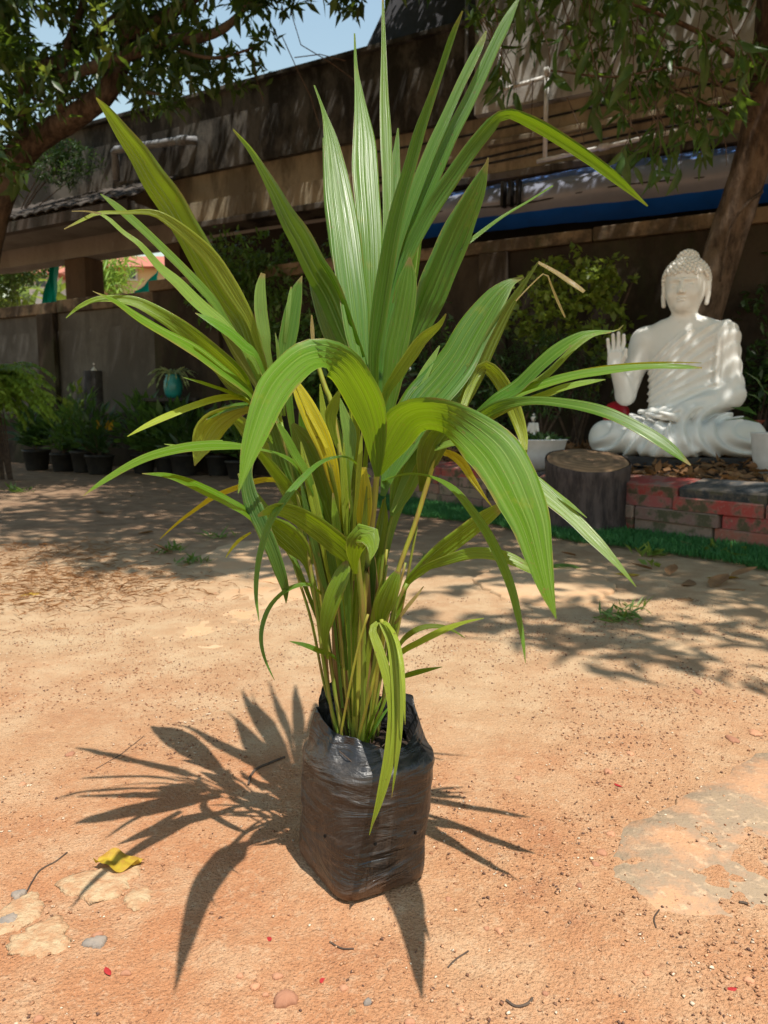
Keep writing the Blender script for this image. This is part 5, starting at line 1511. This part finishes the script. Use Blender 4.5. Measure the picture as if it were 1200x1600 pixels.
# right group
leaf([(819, 433, 2), (798, 441, 12), (779, 459, 30), (758, 488, 45), (737, 522, 52), (717, 559, 58), (692, 592, 62), (662, 626, 65), (642, 663, 60), (621, 705, 45), (608, 738, 25), (598, 775, 8)], (-.01, .05, .10), (-.1, .9), 'md')
leaf([(732, 568, 5), (716, 600, 20), (692, 640, 26), (666, 680, 24), (640, 730, 14), (612, 800, 6)], (.02, .04, .05), (.3, .7), 'pale')
leaf([(687, 540, 2), (675, 562, 10), (660, 590, 16), (645, 630, 14), (625, 700, 8)], (.02, .05, .07), (.2, .6), 'pale')
leaf([(841, 410, 3), (825, 434, 6), (800, 472, 13), (779, 509, 21), (762, 542, 26), (746, 576, 29), (729, 609, 29), (715, 640, 24), (698, 680, 18), (680, 725, 9)], (.02, .06, .08), (.2, -.8), 'ol')
leaf([(913, 456, 5), (895, 443, 7), (868, 425, 6), (841, 410, 4)], (.08, .08, .07), (0, .4), 'br')
leaf([(883, 496, 2), (872, 472, 4), (862, 448, 3), (852, 427, 2), (830, 445, 2), (806, 470, 2)], (.07, .08, .08), (0, .4), 'br')
leaf([(822, 720, 1), (817, 682, 15), (806, 647, 22), (792, 613, 23), (775, 586, 21), (757, 573, 18), (742, 590, 14), (722, 640, 10)], (.03, .06, .02), ((0, -.6), (0, -.7), (.2, -.8), (.2, -.6)), 'ly')
leaf([(720, 655, 9), (700, 668, 30), (683, 684, 42), (671, 710, 40), (663, 742, 20), (659, 768, 8)], (.02, .0, -.01), (.2, -.6), 'ol')
for pts, dy, fc, cl in (
    ([(974, 508, 1), (962, 517, 2), (929, 518, 4), (904, 526, 12), (871, 547, 18), (842, 572, 19), (808, 605, 20), (775, 626, 17), (744, 652, 14), (715, 672, 8)], (.02, -.02, -.03), (.0, .9), 'lt'),
    ([(955, 519, 2), (925, 523, 8), (893, 547, 8), (857, 583, 10), (815, 612, 9), (780, 632, 7)], (.02, -.01, -.01), (.0, .5), 'pale'),
    ([(1097, 575, 2), (1060, 573, 7), (1017, 572, 9), (954, 578, 11), (892, 588, 13), (833, 605, 14), (783, 625, 16), (744, 652, 12)], (.01, -.05, -.09), (.0, .8), 'lt'),
    ([(1096, 567, 1), (1040, 566, 2), (980, 569, 3), (920, 577, 4), (850, 594, 5), (790, 618, 6)], (.01, -.05, -.09), (.0, -.2), 'ye'),
    ([(946, 593, 1), (920, 597, 7), (886, 604, 10), (850, 617, 10), (808, 632, 9), (758, 657, 8)], (.02, -.01, -.03), (.0, .9), 'pale'),
    ([(1079, 727, 2), (1050, 703, 14), (1017, 680, 17), (975, 657, 17), (933, 640, 16), (883, 630, 14), (833, 626, 13), (783, 634, 18), (740, 658, 15), (712, 676, 8)], (.01, -.09, -.16), ((.0, -.5), (.0, .3), (.2, .7), (.2, .7)), 'md'),
    ([(820, 627, 6), (790, 632, 18), (765, 645, 24), (740, 660, 18), (716, 676, 8)], (.01, .0, -.01), (.1, -.5), 'yg')):
    leaf(pts, dy, fc, cl, vfold=.18)
leaf([(994, 917, 1), (967, 884, 9), (933, 847, 17), (900, 813, 20), (867, 784, 23), (833, 755, 26), (804, 730, 22), (770, 706, 18), (720, 690, 12), (680, 700, 8)], (.0, -.10, -.18), (.2, .9), 'pale')
leaf([(917, 809, 1), (890, 787, 6), (860, 765, 9), (830, 742, 10), (800, 722, 9)], (-.04, -.09, -.13), (.2, .9), 'pale')
leaf([(821, 1036, 1), (817, 1001, 6), (810, 963, 10), (800, 922, 13), (783, 876, 15), (762, 834, 15), (737, 797, 13), (708, 763, 10), (675, 745, 4), (637, 740, 3), (598, 750, 3)], (.0, -.16, -.28), ((.1, .6), (.2, .8)), 'lt')
leaf([(785, 790, 12), (758, 809, 24), (725, 834, 27), (683, 867, 26), (655, 892, 18), (634, 915, 9), (622, 960, 6), (606, 1030, 4)], (.0, .02, .04), (.1, -.6), 'yg')
leaf([(867, 910, 1), (833, 891, 12), (800, 874, 18), (767, 865, 18), (733, 865, 18), (696, 876, 15), (660, 890, 10), (636, 912, 6)], (.01, -.02, -.04), ((.1, -.6), (.1, .2), (.1, .9)), 'yg')
leaf([(769, 792, 1), (754, 772, 5), (737, 747, 11), (721, 722, 14), (700, 708, 11), (680, 706, 6)], (.02, .02, .0), (.1, -.4), 'ye')
# left group
leaf([(150, 153, 2), (170, 177, 13), (193, 210, 22), (217, 243, 29), (240, 280, 35), (267, 317, 38), (290, 357, 37), (313, 397, 41), (337, 437, 43), (360, 473, 43), (380, 505, 38), (400, 560, 27), (417, 600, 16), (455, 720, 8)], (.01, .03, .04), (-.1, -1.7), 'yg')
leaf([(100, 358, 1), (128, 344, 4), (153, 333, 5), (195, 332, 5), (237, 332, 9), (267, 347, 15), (300, 373, 19), (330, 403, 23), (353, 437, 24), (373, 470, 21), (390, 500, 14), (405, 545, 8), (440, 660, 5)], (.0, -.03, -.10), ((.0, -.3), (.0, -.3), (.0, .6)), 'ly')
leaf([(112, 330, 1), (135, 330, 2), (158, 334, 3)], (-.09, -.09), (0, .3), 'br')
leaf([(157, 303, 1), (177, 318, 8), (203, 340, 11), (233, 367, 11), (260, 393, 12), (287, 420, 12), (313, 447, 13), (333, 470, 12), (348, 493, 10), (380, 545, 7), (430, 650, 5)], (.0, .0, -.04), (-.2, .5), 'lt')
leaf([(155, 334, 2), (170, 342, 5), (193, 363, 6), (220, 383, 8), (250, 417, 12), (277, 440, 15), (307, 470, 17), (333, 493, 17), (350, 507, 15), (390, 555, 9), (435, 660, 5)], (-.01, -.05, -.09), (-.2, .9), 'pale')
leaf([(145, 455, 1), (180, 472, 9), (217, 497, 13), (260, 523, 16), (307, 550, 19), (347, 580, 19), (377, 603, 15), (393, 620, 10), (425, 690, 6)], (.0, -.07, -.14), (-.1, 1.3), 'lt')
leaf([(103, 497, 1), (123, 480, 5), (150, 468, 7), (183, 467, 11), (213, 472, 15), (243, 487, 19), (280, 510, 24), (313, 537, 29), (347, 567, 33), (373, 593, 30), (390, 618, 16), (420, 690, 7)], (.0, -.02, -.06), ((-.1, -1.5), (-.1, -1.3), (.0, .4), (.0, .9)), 'yg', vfold=.2)
leaf([(330, 560, 6), (350, 585, 20), (370, 605, 22), (388, 622, 12), (410, 670, 6)], (.0, .03, .03), (0, -.9), 'ol')
leaf([(305, 489, 1), (333, 503, 11), (360, 520, 14), (383, 540, 14), (403, 560, 9), (430, 640, 5)], (.0, -.05, -.08), (.0, .9), 'lt')
leaf([(411, 427, 7), (407, 450, 15), (407, 477, 19), (410, 503, 19), (415, 527, 16), (419, 555, 10), (440, 650, 5)], (.0, -.02, -.01), (.3, .6), 'pale')
leaf([(472, 431, 1), (465, 450, 14), (460, 473, 22), (455, 500, 26), (450, 527, 27), (447, 552, 23), (448, 600, 15), (460, 690, 7)], (.0, .0, .02), (.2, .4), 'md')
leaf([(455, 448, 2), (452, 470, 6), (449, 500, 6), (445, 535, 4)], (.0, .0, .01), (.2, .4), 'pale')
leaf([(430, 520, 1), (434, 545, 5), (436, 570, 5), (445, 650, 4)], (.0, -.02, -.03), (.2, .5), 'pale')
leaf([(487, 492, 2), (488, 515, 6), (489, 532, 5)], (.02, .03), (.3, .3), 'br')
stem([(489, 530, 6), (492, 550, 6), (497, 570, 7), (508, 605, 8), (517, 628, 8), (530, 700, 8), (545, 800, 8)], (.03, .0), (.26, .29, .03))
leaf([(287, 590, 1), (313, 597, 5), (343, 607, 7), (370, 617, 6), (392, 629, 4)], (.0, -.05, -.09), (.0, .9), 'lt')
leaf([(199, 682, 1), (233, 663, 8), (273, 645, 10), (313, 630, 10), (347, 621, 10), (377, 621, 8), (400, 634, 5)], (.0, -.06, -.13), (.0, .4), 'ly')
leaf([(304, 728, 1), (310, 710, 18), (318, 690, 36), (330, 668, 42), (350, 652, 32), (375, 641, 16), (400, 640, 6)], (.0, .03, .02), ((.0, -.7), (-.2, -.6), (-.3, -.4)), 'ly')
leaf([(322, 656, 2), (340, 644, 8), (362, 636, 10), (388, 632, 7)], (.0, .02, .02), (.0, .8), 'md')
leaf([(130, 775, 1), (160, 753, 7), (197, 730, 10), (233, 713, 12), (273, 702, 14), (313, 696, 15), (347, 695, 13), (377, 697, 9), (407, 702, 4), (437, 710, 5), (460, 723, 7), (472, 738, 8), (485, 760, 6)], (.0, -.12, -.27), ((.0, .6), (.0, 1.0)), 'lt')
leaf([(257, 694, 1), (285, 697, 5), (320, 692, 7), (350, 690, 6)], (-.05, -.09, -.13), (.0, .9), 'pale')
leaf([(222, 740, 1), (260, 743, 8), (293, 753, 13), (327, 768, 15), (357, 783, 15), (383, 798, 12), (402, 818, 7), (430, 860, 5)], (.0, -.06, -.13), (.0, .9), 'md')
leaf([(447, 943, 1), (446, 922, 11), (439, 898, 17), (427, 863, 21), (410, 823, 24), (397, 793, 27), (388, 765, 22), (387, 735, 14), (400, 700, 7)], (.0, -.04, -.05), (-.3, .2), 'dk')
leaf([(250, 842, 1), (280, 815, 4), (310, 793, 6), (333, 777, 8), (367, 763, 8), (400, 752, 9), (430, 750, 7), (470, 765, 5)], (.0, .02, .02), (.0, -.4), 'ye')
leaf([(405, 972, 1), (400, 930, 6), (402, 890, 8), (410, 850, 10), (423, 813, 11), (447, 777, 11), (470, 750, 10), (498, 724, 7), (525, 714, 4), (548, 717, 3), (578, 745, 3)], (.0, -.14, -.22), ((-.2, -.3), (-.2, .6), (-.3, .4)), 'md')
leaf([(429, 1063, 1), (415, 1033, 4), (408, 1003, 6), (410, 977, 7), (420, 950, 7), (437, 930, 6), (457, 917, 7), (483, 913, 5), (505, 930, 3)], (.0, -.08, -.12), ((-.2, .5), (-.4, .3)), 'md')
leaf([(452, 1002, 1), (477, 1008, 7), (500, 1017, 8), (520, 1024, 5), (535, 1045, 3)], (.0, -.04, -.06), (-.1, .6), 'dk')
leaf([(353, 871, 1), (362, 857, 4), (375, 843, 5), (392, 832, 3)], (-.02, -.03, -.04), (.0, .3), 'ye')
leaf([(403, 806, 4), (430, 795, 18), (460, 803, 27), (493, 823, 33), (523, 847, 35), (545, 868, 30), (556, 893, 9)], (-.05, -.10, -.16), ((.0, -.7), (.0, -.6), (.0, -.2)), 'yg')
leaf([(578, 876, 1), (582, 855, 18), (574, 838, 34), (561, 838, 36), (554, 858, 28), (553, 878, 14), (556, 897, 6)], (-.06, -.10, -.14), ((.0, -.5), (.0, -.5), (.3, .8), (.3, .9)), 'yg')
leaf([(456, 588, 6), (470, 616, 21), (487, 651, 29), (502, 683, 29), (514, 715, 25), (522, 750, 19), (530, 785, 10), (540, 830, 6)], (.0, -.03, -.03), (.2, .3), 'ye')
leaf([(462, 600, 2), (480, 640, 5), (497, 672, 6), (511, 700, 5)], (-.035, -.035, -.033), (.2, .5), 'ye')
leaf([(531, 608, 2), (523, 630, 16), (517, 648, 19), (519, 671, 12), (528, 700, 6)], (.01, .0, -.01), (.2, -.1), 'ly')
leaf([(531, 622, 2), (538, 648, 14), (546, 677, 22), (546, 706, 19), (543, 750, 12), (545, 820, 6)], (.01, .01, .02), (.2, .2), 'pale')
leaf([(524, 650, 4), (527, 670, 10), (531, 700, 11), (533, 740, 8)], (.02, .02, .03), (.2, .2), 'pale')
leaf([(457, 662, 6), (476, 692, 40), (490, 721, 46), (502, 756, 45), (513, 790, 33), (530, 860, 10)], (.0, -.02, -.02), (-.2, -.5), 'ol')
leaf([(424, 660, 10), (435, 690, 32), (446, 725, 36), (460, 760, 30), (478, 810, 16), (500, 880, 6)], (.01, .02, .03), (-.3, -.4), 'dk')
leaf([(428, 654, 1), (444, 677, 11), (461, 709, 13), (479, 738, 12), (494, 775, 9), (515, 830, 5)], (.0, -.04, -.06), (-.1, .7), 'lt')
leaf([(400, 700, 3), (418, 722, 14), (440, 750, 18), (465, 782, 16), (492, 830, 9)], (.0, -.01, -.03), (-.2, -.4), 'yg')
leaf([(568, 730, 8), (569, 765, 23), (569, 795, 25), (568, 820, 20), (566, 870, 8)], (-.02, -.03, -.03), (.2, -.2), 'ye')
leaf([(650, 690, 20), (645, 715, 48), (634, 745, 44), (626, 768, 36), (619, 788, 22), (612, 806, 6)], (.03, .04, .05), (.2, -.5), 'lt')
leaf([(622, 893, 9), (615, 907, 20), (606, 930, 31), (599, 950, 30), (594, 970, 16), (590, 1000, 6)], (-.03, -.06, -.06), (.3, -.3), 'yg')
# the drooping yellow-green leaf in front of the bag
for pts in ([(577, 1305, 1), (590, 1255, 7), (601, 1199, 9), (609, 1150, 11), (612, 1105, 13), (605, 1060, 15), (592, 1015, 15), (582, 985, 12), (590, 972, 6)], [(581, 1292, 1), (597, 1247, 6), (612, 1187, 9), (618, 1120, 11), (616, 1060, 11), (610, 1007, 11), (598, 978, 8), (594, 972, 5)],
            [(612, 1246, 1), (622, 1169, 7), (626, 1112, 9), (624, 1060, 9), (618, 1007, 9), (605, 976, 8), (597, 971, 5)], [(633, 1132, 1), (630, 1060, 6), (624, 1015, 7), (613, 985, 6), (600, 971, 4)]):
    leaf(pts, (-.06, -.115, -.135), ((.2, .9), (.3, .4), (.3, .3)), 'ly', vfold=.25)
# low side leaflets
leaf([(727, 997, 1), (708, 985, 4), (691, 979, 6), (665, 979, 8), (642, 989, 9), (624, 1008, 6), (608, 1050, 4)], (.0, -.02, -.03), (.1, .4), 'ol')
leaf([(756, 966, 1), (727, 972, 5), (691, 985, 10), (657, 1002, 10), (624, 1022, 8), (604, 1060, 4)], (-.01, -.05, -.08), (.1, .6), 'ly')
leaf([(691, 1042, 1), (657, 1049, 8), (627, 1057, 7), (600, 1062, 4)], (.0, -.03, -.05), (.1, .5), 'md')
leaf([(662, 916, 1), (650, 932, 5), (638, 946, 6), (617, 975, 4)], (.0, .0, .01), (.1, .2), 'br')
leaf([(541, 876, 4), (537, 892, 22), (522, 928, 27), (511, 965, 23), (507, 998, 10), (512, 1030, 4)], (-.05, -.07, -.06), (-.3, -.3), 'yg')
leaf([(405, 805, 4), (420, 815, 20), (443, 833, 38), (467, 857, 34), (480, 879, 15), (487, 910, 6)], (-.01, -.02, -.03), (-.2, -.5), 'yg')
leaf([(578, 860, 10), (577, 893, 22), (573, 937, 25), (570, 977, 21), (569, 1033, 12), (567, 1100, 6)], (.02, .02, .02), (.2, -.1), 'dk')
leaf([(600, 780, 4), (598, 815, 18), (592, 850, 20), (584, 900, 10), (578, 980, 5)], (.03, .04, .04), (.2, -.3), 'yg')
leaf([(505, 800, 8), (508, 840, 26), (515, 880, 28), (522, 930, 18), (530, 1000, 8)], (.03, .03, .03), (-.2, -.3), 'ol')
leaf([(540, 780, 8), (538, 820, 24), (538, 860, 26), (541, 910, 18), (545, 990, 8)], (.04, .04, .03), (.1, -.2), 'yg')
leaf([(480, 770, 6), (488, 810, 22), (497, 850, 24), (505, 900, 14), (515, 980, 6)], (.04, .04, .03), (-.2, -.3), 'dk')
leaf([(470, 640, 6), (476, 670, 18), (486, 710, 20), (498, 760, 14)], (.04, .05, .05), (-.1, .4), 'md')
leaf([(597, 1090, 1), (590, 1105, 4), (578, 1130, 5), (570, 1158, 3)], (-.01, -.03, -.03), (.2, .5), 'yg', name='sprout')
leaf([(608, 1075, 1), (600, 1100, 4), (586, 1130, 4), (574, 1160, 3)], (-.01, -.03, -.02), (.2, .5), 'yg', name='sprout')
leaf([(612, 1100, 1), (600, 1115, 4), (585, 1140, 4), (572, 1163, 3)], (-.02, -.03, -.02), (.2, .5), 'md', name='sprout')

# ---- stems and stalks, all rooted in the soil of the bag
gS, bS, yS = (.15, .22, .022), (.20, .13, .045), (.27, .29, .03)
stem([(556, 1163, 17), (552, 1120, 17), (546, 1075, 17), (540, 1011, 16), (545, 936, 14), (552, 870, 12)], (.0, .0), bS, 'stem', 10)
stem([(553, 1166, 10), (557, 1080, 12), (563, 1000, 12), (572, 900, 11), (582, 810, 10), (589, 735, 9), (590, 650, 6)], (-.012, -.01, -.005), yS, 'stem')
stem([(533, 1168, 6), (519, 1112, 6), (506, 1037, 6), (496, 962, 6), (485, 887, 6), (470, 800, 5), (440, 660, 4)], (-.02, -.02, .0), gS)
stem([(536, 1169, 6), (529, 1120, 6), (517, 1037, 7), (510, 980, 7), (500, 900, 7), (478, 800, 6), (430, 650, 5), (400, 560, 4)], (-.018, .0, .01), gS)
stem([(560, 1167, 8), (567, 1112, 8), (568, 1040, 9), (567, 962, 9), (560, 890, 9), (556, 850, 6)], (-.03, -.04, -.06), gS)
stem([(566, 1165, 6), (573, 1097, 6), (585, 1040, 7), (590, 1000, 7), (598, 970, 6)], (-.025, -.04, -.055), gS)
stem([(585, 1157, 9), (590, 1060, 9), (592, 990, 9), (586, 900, 8), (580, 850, 6)], (.02, .03, .03), bS)
stem([(578, 1150, 8), (586, 1080, 8), (600, 985, 8), (623, 890, 8), (648, 820, 8), (668, 755, 8), (690, 690, 8), (735, 655, 8), (760, 645, 5)], (.01, .0, .01, .01), yS)
stem([(575, 1150, 6), (582, 1060, 6), (590, 960, 6), (596, 890, 6), (604, 840, 6), (613, 803, 6), (622, 770, 5)], (.03, .04, .045), gS)
stem([(590, 1150, 5), (600, 1080, 5), (612, 980, 6), (622, 940, 6), (636, 912, 6)], (.01, .01, .005), gS)
stem([(545, 1165, 9), (535, 1090, 9), (530, 1010, 10), (528, 930, 10), (520, 850, 8), (512, 790, 6)], (.025, .03, .0), gS)
stem([(548, 1166, 8), (543, 1080, 9), (556, 1000, 10), (558, 920, 10), (550, 840, 8), (540, 780, 6)], (.03, .03, .01), yS, 'stem')
stem([(525, 1160, 5), (515, 1090, 5), (510, 1030, 5), (508, 990, 5)], (.0, -.02), bS)
stem([(570, 1160, 10), (572, 1100, 11), (578, 1010, 11), (575, 930, 9), (572, 850, 7)], (.005, .01, .01), bS, 'stem')
stem([(540, 1160, 12), (533, 1100, 12), (525, 1030, 11), (522, 960, 10), (515, 890, 8), (505, 830, 6)], (.015, .02, .02), bS, 'stem')
stem([(529, 1166, 4), (545, 1080, 4), (560, 1010, 4), (575, 960, 4)], (-.03, -.05, -.06), yS)
stem([(556, 1168, 5), (571, 1110, 5), (587, 1050, 6), (599, 1000, 6), (596, 968, 6)], (-.035, -.05, -.06), yS)

# more blades deep in the clump
r9 = np.random.default_rng(77)
for i in range(44):
    a = r9.uniform(468, 612); top = r9.uniform(640, 860); ln = r9.uniform(120, 230); bx = 545 + (a - 540) * .35
    w_ = r9.uniform(14, 30) if i % 3 == 0 else r9.uniform(6, 13); dv = r9.uniform(.02, .09) if i % 3 == 0 else r9.uniform(-.05, .05)
    leaf([(a, top, 2), (a + (bx - a) * .2, top + ln * .25, w_ * .8), (a + (bx - a) * .45, top + ln * .5, w_), (a + (bx - a) * .7, top + ln * .75, w_ * .7), (bx, top + ln, 5), (bx + (550 - bx) * .5, min(1150, top + ln * 1.7), 4)],
         (dv * .5, dv, dv), (r9.uniform(-.8, .8), r9.uniform(-.6, .7)), ['ol', 'ly', 'yg', 'dk', 'yg', 'ly', 'md', 'pale'][i % 8])

# blades at the back of the clump, mostly hidden by the ones in front
leaf([(300, 395, 2), (322, 425, 20), (350, 465, 30), (378, 505, 32), (402, 550, 24), (440, 660, 8)], (.04, .12, .20), (-.2, -1.7), 'md')
leaf([(325, 470, 2), (345, 500, 18), (370, 535, 26), (392, 570, 24), (415, 620, 14), (450, 720, 7)], (.04, .10, .15), (-.2, -1.6), 'ol')
leaf([(505, 215, 2), (512, 260, 14), (522, 330, 28), (535, 400, 32), (548, 470, 28), (565, 560, 16), (584, 650, 8)], (.04, .16, .34), (-.4, .5), 'md')
leaf([(622, 200, 2), (618, 260, 14), (615, 330, 22), (610, 400, 24), (602, 480, 18), (592, 600, 8)], (.05, .18, .36), (.3, .5), 'dk')
leaf([(655, 290, 2), (652, 330, 16), (645, 380, 26), (634, 440, 28), (620, 510, 20), (600, 620, 8)], (.05, .16, .28), (.2, -1.0), 'dk')
leaf([(480, 400, 2), (492, 440, 18), (508, 490, 28), (528, 545, 26), (555, 610, 14), (580, 700, 7)], (.04, .12, .22), (-.4, .6), 'dk')
leaf([(345, 640, 2), (368, 655, 16), (392, 680, 24), (418, 715, 22), (450, 780, 10), (490, 880, 5)], (.03, .08, .12), (-.2, -1.4), 'yg')
leaf([(372, 740, 2), (385, 760, 14), (405, 790, 22), (430, 825, 20), (462, 880, 9), (505, 990, 5)], (.02, .06, .10), (-.2, 1.2), 'md')
leaf([(690, 600, 2), (676, 640, 16), (660, 690, 24), (640, 745, 22), (615, 820, 10), (590, 930, 5)], (.04, .10, .14), (.3, -1.3), 'dk')
leaf([(560, 580, 2), (556, 620, 14), (553, 670, 20), (552, 730, 16), (552, 810, 8)], (.05, .07, .08), (.2, .3), 'ly')
leaf([(500, 600, 2), (505, 640, 10), (513, 690, 14), (522, 750, 12), (532, 830, 6)], (.03, .05, .06), (-.2, .3), 'ly')
leaf([(470, 690, 2), (478, 730, 12), (490, 780, 16), (503, 840, 12), (520, 930, 5)], (-.02, -.03, -.03), (-.3, .5), 'ly')
leaf([(520, 770, 2), (524, 810, 12), (530, 860, 15), (538, 920, 10), (545, 1010, 4)], (-.03, -.04, -.04), (.2, .4), 'yg')
leaf([(600, 900, 2), (592, 930, 10), (584, 970, 12), (576, 1020, 8), (566, 1110, 4)], (.0, .0, .0), (.3, .3), 'ly')

for i in range(12):
    a = 512 + i * 8.2 + r9.uniform(-4, 4); tx = a + (a - 556) * 1.1 + r9.uniform(-8, 8); ty = r9.uniform(800, 900)
    dv = r9.uniform(-.035, .04)
    stem([(540 + (a - 512) * .45, 1160, 4), (a, 1080, 4.5), (a + (tx - a) * .45, 970, 5), (tx, ty, 4)], (dv * .5, dv, dv), [gS, yS, gS, (.2, .24, .03)][i % 4])
